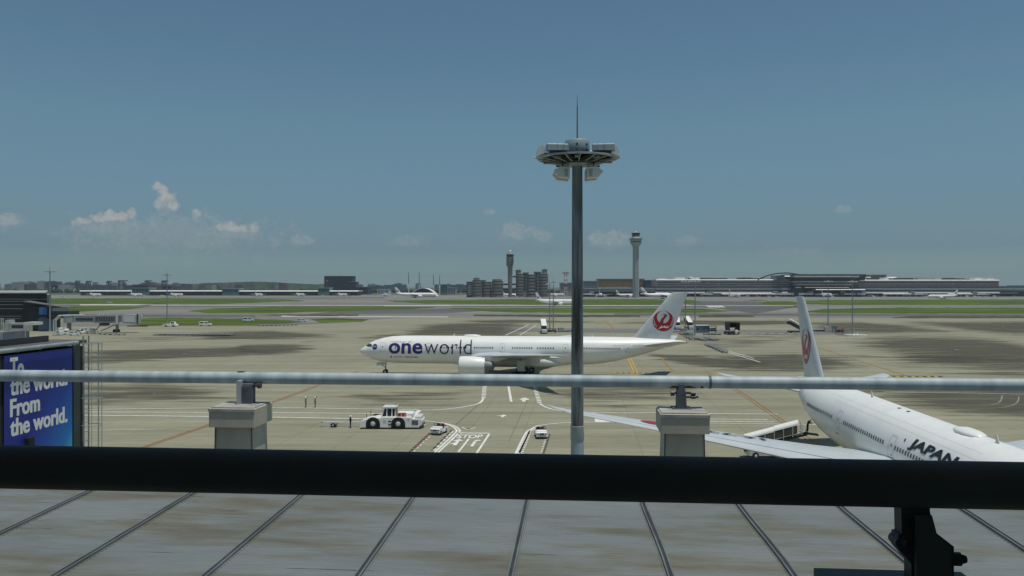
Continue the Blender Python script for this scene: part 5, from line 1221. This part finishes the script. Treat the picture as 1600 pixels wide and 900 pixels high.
def bag_tug(loc, rz, label, red=1):
    r = thing('baggage_tractor', loc, rz, label=label, cat='tow tractor', group='small white baggage tractors')
    M4 = Matrix.Translation((0,.68,0)) @ Matrix.Rotation(PI/2,4,'X')
    MB().prism([(-1.5,.25),(-1.5,.85),(-.6,.9),(-.55,.55),(.25,.55),(.3,1.0),(1.15,.95),(1.45,.8),(1.5,.3)], 1.36, M4).build('body', white, r)
    MB().bev((.75,0,1.0),(.9,1.2,.1),.04).build('bonnet', white, r)
    for xx in (-.95,.95):
        for sy in (-1,1): wheelpart(r, 'wheel', .3, .2, xx, sy*.62, .3)
    MB().box((1.51,0,.68),(.03,.62,.2)).build('grille', dark, r); MB().box((1.52,0,.45),(.03,.9,.1)).build('lower_grille', midg, r)
    for sy in (-1,1): MB().tube((1.49,sy*.5,.68),(1.53,sy*.5,.68),.1,n=12).build('headlight', dark, r)
    MB().bev((-.35,.25,.78),(.5,.5,.22),.05).box((-.6,.25,1.05),(.12,.5,.5)).build('seat', redp if red else dark, r)
    MB().bev((-.35,-.3,.78),(.5,.45,.22),.05).box((-.6,-.3,1.02),(.12,.45,.45)).build('seat', dark, r)
    MB().path([(.3,-.6,1.0),(.18,-.6,1.4),(.18,.6,1.4),(.3,.6,1.0)],.03,6).build('windscreen_frame', dark, r)
    MB().add([(.29,-.56,1.02),(.29,.56,1.02),(.25,.56,1.15),(.25,-.56,1.15)],[(0,1,2,3)]).build('windscreen', glass, r)
    MB().tube((.2,.25,1.05),(.0,.25,1.2),.16,.16,12).build('steering_wheel', dark, r); MB().box((-1.1,0,.93),(.7,1.2,.1)).build('rear_deck', redp if red else greyp, r)
    return r
x, y = G(685,679.5); bag_tug((x,y+1.0,0), -PI/2-.30, 'white baggage tractor with red seat inside the curved lines left of the painted box')
x, y = G(845.5,685.5); bag_tug((x,y+1.1,0), -PI/2+.06, 'white baggage tractor facing the camera between dashed lines, left of the mast foot', 1)

# ---------------------------------------------------------------- belt loader at the parked airliner
def belt_loader():
    r = thing('belt_loader', (29.0,95.2,0), 0.0, label='white-roofed belt loader raised to the rear hold of the parked airliner', cat='belt loader')
    MB().bev((.2,0,.75),(4.2,1.9,.8),.1).build('chassis', offw, r); MB().bev((-1.2,-.3,1.25),(1.4,1.2,.5),.1).build('driver_cab', greyp, r)
    for xx in (-1.1,1.5):
        for sy in (-1,1): wheelpart(r, 'wheel', .38, .25, xx, sy*.95, .38)
    a, b = Vector((-2.2,0,1.0)), Vector((4.3,-1.2,3.0)); d = b-a; nn = Vector((-d.y,d.x,0)).normalized()*.55
    def rib(u, dz): p = a+d*u; return [tuple(p-nn+Vector((0,0,dz))), tuple(p+nn+Vector((0,0,dz)))]
    v = rib(0,0)+rib(1.05,0)+rib(1.05,-.25)+rib(0,-.25)
    MB().add(v,[(0,1,3,2),(4,5,7,6),(0,2,4,6),(1,3,5,7)]).build('conveyor_belt', dark, r)
    for sgn, nm in ((-1,'side_rail'),(1,'side_rail')):
        p = a+nn*sgn; q = b+nn*sgn; MB().tube(p+Vector((0,0,.25)), q+Vector((0,0,.25)), .05, n=6).build(nm, offw, r)
        for k in range(7): c = p+nn*sgn*.12+(q-p)*(k/6*.92+.04); MB().tube(c, c+Vector((0,0,1.25)), .045, n=5).build('post', offw, r)
    def arch(u0, u1, lift):
        rs = []
        for u in (u0, u1):
            c = a+d*u+Vector((0,0,1.15+lift)); ring = []
            for k in range(9): t = PI*k/8; ring.append(tuple(c+nn*1.12*math.cos(t)+Vector((0,0,.5*math.sin(t)))))
            for k in range(9)[::-1]: t = PI*k/8; ring.append(tuple(c+nn*1.06*math.cos(t)+Vector((0,0,.44*math.sin(t)))))
            rs.append(ring)
        return MB().loft(rs)
    arch(.0,.50,0).build('canopy', white, r); arch(.5,.9,.07).build('canopy', white, r)
    for sgn in (-1,1):
        p = a+nn*sgn*1.08; q = b+nn*sgn*1.08; MB().add([tuple(p+Vector((0,0,.3))),tuple(p+(q-p)*.88+Vector((0,0,.3))),tuple(p+(q-p)*.88+Vector((0,0,1.2))),tuple(p+Vector((0,0,1.15)))],[(0,1,2,3)]).build('curtain', mat('olive_curtain',(.10,.10,.07),.5,ns=1.2,amt=.7), r)
    rn = random.Random(2)
    for k in range(7): c = a+d*(.25+k*.09); MB().bev(c+Vector((0,0,.2)),(.5,.6,.4),.08,rn.random()).build('suitcase', rn.choice([black,mat('olive_bag',(.12,.12,.05),.8,ns=3),dark,mat('tan_bag',(.2,.14,.07),.8,ns=3)]), r)
    MB().box(b+Vector((.75,-.15,-.05)),(1.6,.9,.14),-.2,.1).build('top_platform', dark, r)
    MB().tube((1.2,0,.9),(2.4,-.6,2.1),.09,n=8).tube((2.0,0,.9),(.8,-.3,1.6),.07,n=8).build('lift_arm', midg, r)
belt_loader()
person((33.75,94.0,3.0), -.2, dict(chest=(.12,0,1.25),neck=(.26,0,1.40),head=(.34,0,1.50),crown=(.36,0,1.60),ls=(.2,.19,1.38),rs=(.2,-.19,1.38),le=(.35,.25,1.15),lw=(.5,.2,1.2),lh=(.56,.2,1.24),re=(.3,-.25,1.12),rw=(.45,-.22,1.1),rh=(.52,-.2,1.12),la=(-.2,.12,.09),lt=(-.05,.13,.05),lk=(-.02,.11,.5)), 'dark-clothed worker leaning forward on top of the belt loader', helmet=False)
x, y = G(1312,700); r = None

# ---------------------------------------------------------------- stair trucks, loaders, dollies, hut
def stairs(loc, rz, **t):
    r = thing('passenger_stairs', loc, rz, **t)
    MB().bev((0,0,.75),(7.0,2.3,.6),.08).build('chassis', dark, r); MB().bev((-3.0,0,1.2),(1.3,2.2,1.3),.15).build('cab', offw, r)
    for xx in (-2.4,2.2):
        for sy in (-1,1): wheelpart(r, 'wheel', .42, .3, xx, sy*1.0, .42)
    M4 = Matrix.Translation((0,1.0,0)) @ Matrix.Rotation(PI/2,4,'X')
    st = [(-3.2,.9)]
    for k in range(14): st += [(-3.2+k*.42,.9+(k+1)*.22),(-3.2+(k+1)*.42,.9+(k+1)*.22)]
    st += [(3.6,4.0),(3.6,3.7),(2.6,3.6),(-3.0,.6)]
    MB().prism(st, 2.0, M4).build('steps', midg, r)
    rf = [(-2.4,3.3),(2.6,5.9),(3.7,5.9),(3.7,6.05),(2.55,6.05),(-2.5,3.45)]
    MB().prism(rf, 2.2, Matrix.Translation((0,1.1,0)) @ Matrix.Rotation(PI/2,4,'X')).build('canopy', white, r)
    for sy in (-1,1):
        MB().prism([(-2.6,1.3),(2.6,4.0),(3.6,4.0),(3.6,4.95),(2.6,4.95),(-2.6,2.3)], .04, Matrix.Translation((0,sy*1.04,0)) @ Matrix.Rotation(PI/2,4,'X')).build('side_panel', dark, r)
        for xx in (-2.3,.0,2.4,3.5): MB().tube((xx,sy*1.0,1.2+max(0,(xx+2.6))*.5),(xx,sy*1.0,3.4+max(0,(xx+2.4))*.5),.04,n=5).build('post', midg, r)
    return r
x, y = G(849.5,521); s0 = stairs((x,y,0), PI/2+.05, label='white-roofed passenger stairs truck just left of the two thin masts', cat='stairs truck')
x, y = G(1058,514.5); dup(s0, (x,y,0), PI/2-.1, None, 'white-roofed passenger stairs truck half hidden by the tail fin with the round red emblem')
x, y = G(1076,514.5); dup(s0, (x,y,0), PI/2+.15, None, 'white-roofed passenger stairs truck right between the two masts behind the tail fin')
x, y = G(1244,520.5); dup(s0, (x,y,0), PI-.5, None, 'passenger stairs truck half hidden by the narrow tail fin at right')
def loader():
    x, y = G(1143,522.5); r = thing('cargo_loader', (x,y,0), .15, label='dark tall cargo loader standing alone right of the dollies', cat='cargo loader')
    MB().bev((0,0,.8),(4.4,6,.7),.1).build('chassis', dark, r); MB().box((0,1.5,3.9),(4.4,.2,2.4)).box((0,-1.2,4.9),(4.4,5,.2)).build('raised_platform', black, r)
    for sx in (-1,1):
        MB().tube((sx*1.7,-2.5,1),(sx*1.7,2.2,4.8),.12,n=6).tube((sx*1.7,2.2,1),(sx*1.7,-2.5,4.8),.12,n=6).build('scissor_arm', midg, r)
        MB().box((sx*2.15,-1,3.4),(.12,4.6,3.2)).build('side_frame', dark, r)
        for yy in (-2,2): wheelpart(r, 'wheel', .45, .3, sx*2.0, yy, .45)
    MB().bev((.7,-3.1,1.3),(1.4,.9,1.4),.2).build('driver_cab', offw, r)
loader()
def dolly(loc, rz, **t):
    r = thing('baggage_dolly', loc, rz, **t)
    MB().box((0,0,.55),(2.3,1.7,.1)).build('deck', dark, r)
    for xx in (-1.1,1.1):
        for sy in (-1,1): wheelpart(r, 'wheel', .22, .14, xx, sy*.8, .22)
    MB().path([(-1.15,-.85,.64),(1.15,-.85,.64),(1.15,.85,.64),(-1.15,.85,.64),(-1.15,-.85,.64)],.07,5).build('deck_frame', greyp, r)
    for xx in (-1.15,1.15): MB().path([(xx,-.85,.6),(xx,-.85,1.2),(xx,.85,1.2),(xx,.85,.6)],.05,5).build('end_rail', greyp, r)
    MB().tube((1.15,0,.5),(2.1,0,.3),.05,n=5).build('drawbar', dark, r)
    return r
dl = None; rn = random.Random(12)
def dollies(px0, py0, px1, py1, n, lb, gr, rz=None, step=None):
    global dl
    a = Vector((*G(px0,py0),0)); b = Vector((*G(px1,py1),0)); ang = math.atan2(b.y-a.y,b.x-a.x) if rz is None else rz
    for i in range(n):
        p = a+(b-a)*(i/max(1,n-1)); g_ = ang+rn.uniform(-.08,.08)
        if dl is None: dl = dolly(p, g_, label=lb, cat='dolly', group=gr)
        else: dup(dl, p, g_, None, lb, gr)
dollies(1106,540,1132,551,7,'empty grey dolly in the diagonal row nearest the camera','dollies in the diagonal row right of the tail')
dollies(1074,527,1083,531,3,'empty dolly in the cluster behind the tailplane tip','dollies behind the tailplane tip',.2)
dollies(1066,522.5,1080,524,4,'empty dolly beside the fin trailing edge in the second cluster','dollies beside the fin trailing edge',.2)
dollies(1089,529.5,1101,532.6,4,'empty dolly in the middle cluster below the blue-grey hut','dollies below the hut',.25)
dollies(1104,529.5,1116,532.4,4,'empty dolly in the right cluster below the blue-grey hut','dollies right below the hut',.25)
dollies(1104,523,1121,523.4,5,'dark dolly in the short row just right of the hut','dollies just right of the hut',.0)
dollies(246,524,302,524.3,9,'dark dolly in the left half of the long low row on the left apron','dollies in the long left row')
dollies(305,524.4,359,524.8,9,'dark dolly in the right half of the long low row on the left apron','dollies in the long left row, right half')
dollies(408,509.4,459,508.5,9,'dark dolly on the grass edge near the small white van','dollies on the grass edge')
dollies(873,518.6,890,518,5,'dark dolly between the two thin masts and the big mast','dollies left of the big mast',.1)
dollies(1272,517.4,1290,517.6,5,'dark dolly in the row left of the thin mast beyond the narrow tail fin','dollies right of the narrow tail fin',.0)
def hut():
    x, y = G(1098,520); r = thing('apron_hut', (x,y+2,0), 0, label='blue-grey flat hut with a pale roof behind the dollies', cat='hut')
    MB().box((0,0,1.5),(5.6,4,3.0)).build('wall', mat('hut_blue',(.16,.22,.26),.6,ns=.8,amt=.2), r); MB().box((0,0,3.08),(6.0,4.4,.2)).build('roof', offw, r)
    MB().box((-2.1,-2.01,1.6),(.8,.04,.7)).build('window', glass, r); MB().box((.6,-2.01,1.1),(.9,.04,2.1)).build('door', bluegl, r)
    for q in (1.2,2.0,2.6): MB().box((q,-2.01,1.5),(.06,.04,2.8)).build('wall_rib', midg, r)
hut()
def racks(px, py, w, h, lb, m, name='equipment_rack', cat='rack'):
    x, y = G(px,py); k = y/F; r = thing(name, (x,y,0), 0, label=lb, cat=cat); W_, H_ = w*k, h*k
    f = MB()
    for sx in (-1,1):
        for yy in (-.8,.8): f.box((sx*W_/2,yy,H_/2),(.14,.14,H_))
    for z in (.3,.55,1.0): f.box((0,0,H_*z),(W_,1.7,.12))
    f.build('frame', m, r)
    rr = random.Random(int(px)); n = 4
    for i in range(n):
        for z in (.3,.55): MB().bev(((i-(n-1)/2)*W_/n,rr.uniform(-.3,.3),H_*z+H_*.1),(W_/n*.8,1.2,H_*.17),.05).build('load', rr.choice([midg,dark,greyp,m]), r)
racks(1113,520.5,11,11,'dark open rack of ground equipment right of the blue-grey hut', dark)
racks(862,521,12,8,'reddish rack of ground equipment at the foot of the two thin masts', mat('red_brown_steel',(.18,.06,.05),.7,ns=2,amt=.3)); racks(876,517,8,5,'grey rack of equipment just right of the two thin masts', midg)
racks(1312,521.5,11,8,'rusty red equipment frame left of the white ring base', mat('rusty_red',(.26,.10,.07),.8,ns=2,amt=.3)); racks(1068,518,9,6,'grey equipment rack between the masts behind the red-emblem fin', greyp); racks(215,510.5,30,2.6,'long low rusty red barrier on the apron right of the passenger bridge', mat('rusty_red',(.26,.10,.07),.8,ns=2), 'barrier', 'barrier')
x, y = G(1304,519); r = thing('container', (x,y,0), 0, label='small grey container with a dark lid right of the thin mast', cat='container'); MB().bev((0,0,1.2),(1.9,1.6,2.0),.06).build('box', greyp, r); MB().box((0,0,2.35),(2.1,1.8,.25)).build('lid', dark, r); MB().box((0,-.82,1.3),(.1,.04,1.6)).build('rib', midg, r)
x, y = G(1294,518); r = thing('switch_cabinet', (x-1,y-1,0), 0, label='pale cabinet at the foot of the thin mast beyond the narrow tail fin', cat='cabinet'); MB().bev((0,0,1.1),(2.2,1.2,2.2),.06).build('housing', greyp, r); MB().box((-.4,-.61,1.1),(.7,.03,1.8)).build('door', offw, r); MB().box((.45,-.61,1.1),(.7,.03,1.8)).build('door', offw, r)
def ring_base():
    x, y = G(1339,525.5); r = thing('barrier_ring', (x,y+1.2,0), 0, label='low white barrier ring around the foot of the right thin mast', cat='barrier')
    for k in range(18):
        a = 2*PI*k/18; b = 2*PI*(k+.9)/18; p = Vector((4.2*math.cos(a),2.2*math.sin(a),.35)); q = Vector((4.2*math.cos(b),2.2*math.sin(b),.35)); c = (p+q)/2; MB().bev(c,((q-p).length,.4,.7),.08,math.atan2((q-p).y,(q-p).x)).build('barrier_block', white, r)
        if k % 2 == 0: MB().tube(p+Vector((0,0,.3)),p+Vector((0,0,1.5)),.05,n=5).build('post', midg, r)
ring_base()

# ---------------------------------------------------------------- small vehicles
def van(loc, rz, **t):
    r = thing('service_van', loc, rz, **t)
    M4 = Matrix.Translation((0,.9,0)) @ Matrix.Rotation(PI/2,4,'X')
    MB().prism([(-2.3,.4),(-2.3,2.1),(-2.1,2.25),(.9,2.25),(1.6,1.35),(2.3,1.15),(2.35,.4)], 1.8, M4).build('body', white, r)
    for xx in (-1.5,1.5):
        for sy in (-1,1): wheelpart(r, 'wheel', .36, .22, xx, sy*.82, .36)
    for sy in (-1,1): MB().add([(.1,sy*.91,1.4),(1.3,sy*.91,1.4),(.8,sy*.91,2.0),(.1,sy*.91,2.0)],[(0,1,2,3)]).build('side_window', glass, r); MB().box((-1.2,sy*.905,1.7),(1.6,.02,.5)).build('rear_window', glass, r)
    MB().add([(1.62,-.8,1.38),(1.62,.8,1.38),(.95,.75,2.22),(.95,-.75,2.22)],[(0,1,2,3)]).build('windscreen', glass, r)
    for sy in (-1,1): MB().box((2.36,sy*.65,.9),(.04,.3,.2)).build('headlight', greyp, r)
    return r
x, y = G(321,509.5); v0 = van((x,y,0), 0, label='white service van on the grass edge right of the slim mast', cat='van')
v0.scale = (1.25,1.1,1.05)
for px, py, rz, lb in ((472,502.8,.1,'white pickup-sized van on the pale strip right of the grass, alone'),(215,495,-.1,'white vehicle just beyond the end of the passenger bridge')): x, y = G(px,py); dup(v0, (x,y,0), rz, (1.2,1.1,.75), lb)
x, y = G(266,510.5)
def mid_tractor(x, y, lb, sc=1):
    r = thing('aircraft_tractor', (x,y,0), 0, label=lb, cat='tow tractor'); M4 = Matrix.Translation((0,1.3,0)) @ Matrix.Rotation(PI/2,4,'X')
    MB().prism([(-3.6,.3),(-3.6,.9),(-2.6,1.35),(3.2,1.35),(3.5,1.0),(3.5,.3)], 2.6, M4).build('body', white, r)
    MB().loft([[(.2,-.9,1.35),(2.6,-.9,1.35),(2.6,.9,1.35),(.2,.9,1.35)],[(.6,-.8,2.5),(2.3,-.8,2.5),(2.3,.8,2.5),(.6,.8,2.5)]]).build('cab', white, r)
    MB().box((1.45,-.88,1.95),(1.5,.06,.75)).build('side_window', glass, r); MB().box((.45,0,1.95),(.1,1.4,.7)).build('windscreen', glass, r)
    for xx in (-1.7,1.9):
        for sy in (-1,1): wheelpart(r, 'wheel', .6, .4, xx, sy*1.15, .6)
mid_tractor(x, y, 'white aircraft tractor at the foot of the slim mast on the grass edge')
x, y = G(240,494.5); 
rn = random.Random(21)
for i in range(54):
    px = rn.choice([rn.uniform(90,580), rn.uniform(700,1000), rn.uniform(1030,1590), rn.uniform(1100,1240)]); py = rn.uniform(463,464.6); x, y = G(px,py)
    dup(v0, (x,y,0), rn.choice([0,PI,.5,-.7]), (rn.uniform(1,1.9),1.1,rn.uniform(.8,1.5)), 'tiny white service vehicle in front of the far buildings', 'tiny service vehicles before the far buildings')
for i, (px, py, lb) in enumerate(((171,474,'small vehicle on the far grass left of the slim mast'),(388,502.5,'tiny white vehicle on the near grass edge'),(1161,466.2,'tiny white vehicle on the taxiway before the terminal'),(1422,466.4,'tiny white vehicle left of the lone airliner at right'),(1566,463,'tiny white vehicle at the right end of the terminal'),(618,466.6,'small tug before the large airliner at the arched hangar'))):
    x, y = G(px,py); dup(v0, (x,y,0), .3*i, (1.3,1.1,1.1), lb)
# passenger bridges before the far terminal
def far_bridge(px, Y, w, lb, flip=1):
    k = Y/F; r = thing('passenger_bridge', ((px-800)*k,Y,0), 0, label=lb, cat='jet bridge', group='far passenger bridges at the terminal'); 
    MB().box((0,6,7),(9,8,8)).build('rotunda', greyc, r); MB().box((flip*w*k*.5,-3,5.6),(w*k,3.2,3.4)).build('tunnel', offw, r); MB().box((flip*w*k*.95,-4,5.5),(5,4.5,4.2)).build('cab', greyp, r)
    for q in (.45,.9): MB().box((flip*w*k*q,-3,1.9),(1,2.4,3.8)).build('support_leg', dark, r)
    MB().box((-flip*12,2,3.5),(10,1.2,7)).build('stair_tower', bluegl, r)
for i, (px, w, f_) in enumerate(((1112,18,-1),(1212,26,1),(1268,20,-1),(1318,20,1),(1350,16,-1),(1427,18,1),(1525,18,1),(1050,16,1),(925,14,-1),(845,14,1))):
    far_bridge(px, 1565, w, ['first','second','third','fourth','fifth','sixth','seventh','eighth','ninth','tenth'][i]+' grey passenger bridge before the far buildings, near column %s of the row' % ['one','two','three','four','five','six','seven','eight','nine','ten'][i], f_)
for a, b, lb in ((1128,1212,'long thin white walkway roof before the left half of the terminal'),(1380,1424,'thin white walkway roof before the right half of the terminal'),(1482,1520,'short thin white walkway roof behind the lone airliner at right')):
    r = building('walkway', (a+b)/2, 1560, label=lb, cat='walkway'); eave(r,'roof',a,b,1556,1562,458.6,459.5,roofw)
    for q in range(int((b-a)/9)): block(r,'post',a+3+q*9,a+3.5+q*9,1559,1560,459.5,463.8,midg)

# ---------------------------------------------------------------- dark pier and passenger bridge at left
def pier():
    Y = 372; r = building('terminal_pier', 30, Y, label='dark pier building with thin light stripes at the left edge', cat='terminal'); g = gy(Y)
    wm_ = mat('pier_dark_wall',(.012,.014,.015),.4,ns=.2,amt=.4)
    k = Y/F; o = r.location; q = (Y+45)/Y          # the end wall runs back along the line of sight
    def plan(xr, z0, z1, nm, m, d0=0, d1=45, zb=None):
        x0 = (-260-800)*k-o.x; x1 = (xr-800)*k-o.x; e = (xr-800)*k*((Y+d1)/Y)-o.x
        MB().loft([[(x0,d0,z0),(x1,d0,z0),(e,d1,z0),(x0,d1,z0)],[(x0,d0,z1),(x1,d0,z1),(e,d1,z1 if zb is None else zb),(x0,d1,z1 if zb is None else zb)]]).build(nm, m, r)
    z = H+(Y0-458.4)*k
    plan(73.2,0,z,'wall',wm_); plan(76,0,z-.6,'grey_end_wall',concrete_b,2,44); plan(75,z,z+.4,'roof',roofg,-2,46,z+1.1)
    for py, xe in ((467.4,73),(470.8,36),(476,36),(482.4,36),(494,33),(497.6,33)): block(r,'light_stripe',-260,xe,Y-.25,Y,py-.35,py+.35,greyp)
    for py, xe in ((463,73),(487,34)): block(r,'dim_stripe',-260,xe,Y-.2,Y,py-.25,py+.25,dark)
    b = MB(); P = [AT(36,470.2,Y-8),AT(81,477.5,Y-8),AT(105,480,Y-8),AT(105,481,Y-8),AT(36,472,Y-8)]
    b.prism([(p[0]-o.x,p[2]) for p in P], 6, Matrix.Translation((0,-2,0)) @ Matrix.Rotation(PI/2,4,'X')).build('sloping_ramp_roof', mat('ramp_brown',(.16,.15,.14),.7,ns=1), r)
    block(r,'ramp_wall',36,81,Y-7,Y,479,515,wm_); block(r,'link_corridor',80,105.5,Y-8,Y+2,486.5,497,dark); block(r,'corridor_glass',80,105,Y-8.3,Y-8,481,486.3,bluegl)
    for q in range(8): block(r,'mullion',81+q*3.1,81.4+q*3.1,Y-8.5,Y-8.3,481,486.3,offw)
    block(r,'blue_screen',61,73,Y-8,Y-7,480,491.5,mat('blue_sign',(.04,.16,.42),.4,ns=.5,amt=.3)); block(r,'screen_ledge',62,72,Y-8.6,Y-7.2,496.5,497.6,stone); block(r,'lower_wall',60,80,Y-9,Y-6,498,517,bluegl)
pier()
def jet_bridge():
    Y = 352; r = building('passenger_bridge', 100, Y, label='grey passenger bridge reaching right from the dark pier on wheeled legs', cat='jet bridge'); 
    o = r.location; k = Y/F
    MB().lathe([(4.6*k*1.3,0),(4.6*k*1.3,(521-504)*k*.0+.1)],((108-100)*k,0,0),16).build('rotunda_base', midg, r)
    z = lambda py: H-(py-Y0)*k
    MB().lathe([(8*k,z(504)),(8*k,z(493)),(8.6*k,z(492.6)),(8.4*k,z(491.8)),(.1,z(491.4))],((108-100)*k,0,0),20).build('rotunda', mat('bridge_grey_metal',(.36,.39,.38),.5,ns=.6,amt=.2), r, 30)
    MB().tube(((108-100)*k,0,0),((108-100)*k,0,z(504)),.9,n=10).build('rotunda_column', midg, r)
    gm = MATS['bridge_grey_metal']
    block(r,'inner_tunnel',115,150,Y-1.3,Y+1.3,493.2,503.6,gm); block(r,'outer_tunnel',146,182,Y-1.6,Y+1.6,492.4,504.6,gm)
    block(r,'tunnel_glazing',148,179,Y-1.75,Y-1.6,494.6,502,darkc); block(r,'tunnel_glazing',118,145,Y-1.45,Y-1.3,495,501,slate)
    for q in range(12): block(r,'glazing_bar',149+q*2.6,149.4+q*2.6,Y-1.85,Y-1.75,494.6,502,gm)
    block(r,'lift_frame',181,183.4,Y-2.4,Y-1.6,487.5,507,offw); block(r,'lift_frame',181,183.4,Y+1.6,Y+2.4,487.5,507,offw); block(r,'link',183,190,Y-1.2,Y+1.2,493,503,midg)
    block(r,'cab',190,213.5,Y-2,Y+2,491.5,505,greyp); block(r,'cab_panel',193,210,Y-2.1,Y-2,493.5,503,offw); block(r,'canopy_bellows',213.5,214.6,Y-2.2,Y-1.2,490.5,505.5,dark)
    block(r,'wheel_column',180.6,184,Y-.5,Y+.5,505,517,midg)
    for q in (179.4,184.6): x = (q-100)*k; t = MB().lathe([(.3,-.35),(.75,-.35),(.75,.35),(.3,.35)],(x,0,.75),16,'y').build('wheel', black, r)
    MB().path([((160-100)*k,0,z(504.6)),((150-100)*k,0,z(515))],.2,6).path([((181-100)*k,0,z(507)),((158-100)*k,0,z(517))],.18,6).build('brace', midg, r)
    block(r,'service_box',155,166,Y-1.5,Y+1.5,505,509,darkc); block(r,'cable_tray',118,146,Y-2.2,Y-1.9,495.6,496.6,gm)
    for q in (124,154,160,168): block(r,'roof_light',q,q+1,Y-.3,Y+.3,488.8,492.4,offw)
jet_bridge()
def frame_pipes():
    Y = 330; k = Y/F
    for dx, lb in ((0,'left one of two bent white pipes in front of the passenger bridge'),(3.4,'right one of two bent white pipes in front of the passenger bridge')):
        r = building('bent_pipe', 84+dx, Y, label=lb, cat='pipe'); o = r.location
        pts = [(84+dx,524),(84+dx,501),(92+dx,493),(128+dx,492.2)]
        MB().path([tuple(Vector(AT(a,min(b,524),Y))-Vector((o.x,o.y,0))) for a, b in pts],.22,8).build('pipe', offw, r, 40)
        q = AT(84+dx,524,Y); MB().box((0,0,.1),(1,1,.2)).build('foot', midg, r)
frame_pipes()
def near_bridge():
    Y = 300; r = building('passenger_bridge', 22, Y, label='pale lumpy passenger bridge in front of the dark pier at the left edge', cat='jet bridge'); 
    block(r,'tunnel',4,44,Y-1.4,Y+1.4,506,517.5,offw); block(r,'cab',38,55,Y-3,Y+2,503.5,508,offw); block(r,'end_box',8,13,Y-2,Y+2,500,520,greyp); block(r,'tunnel_roof',2,46,Y-1.7,Y+1.7,504.8,506,greyp)
    block(r,'glazing',18,36,Y-1.5,Y-1.4,508,513,slate); block(r,'support_leg',40,43,Y-.6,Y+.6,517,gy(Y),midg); block(r,'support_leg',9,11,Y-.6,Y+.6,517,gy(Y),midg)
    for q in (1,4): block(r,'post',q,q+1,Y-2.4,Y-2.2,497,520,offw)
near_bridge()
rn = random.Random(31)
for i in range(10):
    px = rn.uniform(92,150); x, y = G(px, rn.uniform(518,524)); dup(s0 if i == 3 else v0, (x,y,0), rn.uniform(0,6), (.8,.9,.8) if i != 3 else None, 'small service vehicle in the shade under the passenger bridge' , 'small vehicles under the passenger bridge') if i != 3 else None
for i, (px, py) in enumerate(((152,522),(160,522.5),(168,523),(176,523.4),(190,523.6),(140,521.6))):
    x, y = G(px,py); dup(dl, (x,y,0), .05, None, 'dark dolly below the passenger bridge wheels', 'dollies below the passenger bridge')

# ---------------------------------------------------------------- air
hz = MB().box((0,5200,64.5),(17000,12000,133)).build('haze', [], kind='stuff', label='thin bluish summer haze over the whole airfield', cat='haze')
m = bpy.data.materials.new('summer_haze'); m.use_nodes = True; n = m.node_tree.nodes; n.remove(n['Principled BSDF'])
v = n.new('ShaderNodeVolumePrincipled'); v.inputs['Color'].default_value = (.74,.86,.95,1); v.inputs['Density'].default_value = HAZE_DENSITY; v.inputs['Anisotropy'].default_value = .2
m.node_tree.links.new(v.outputs[0], n['Material Output'].inputs['Volume']); hz.data.materials.append(m)
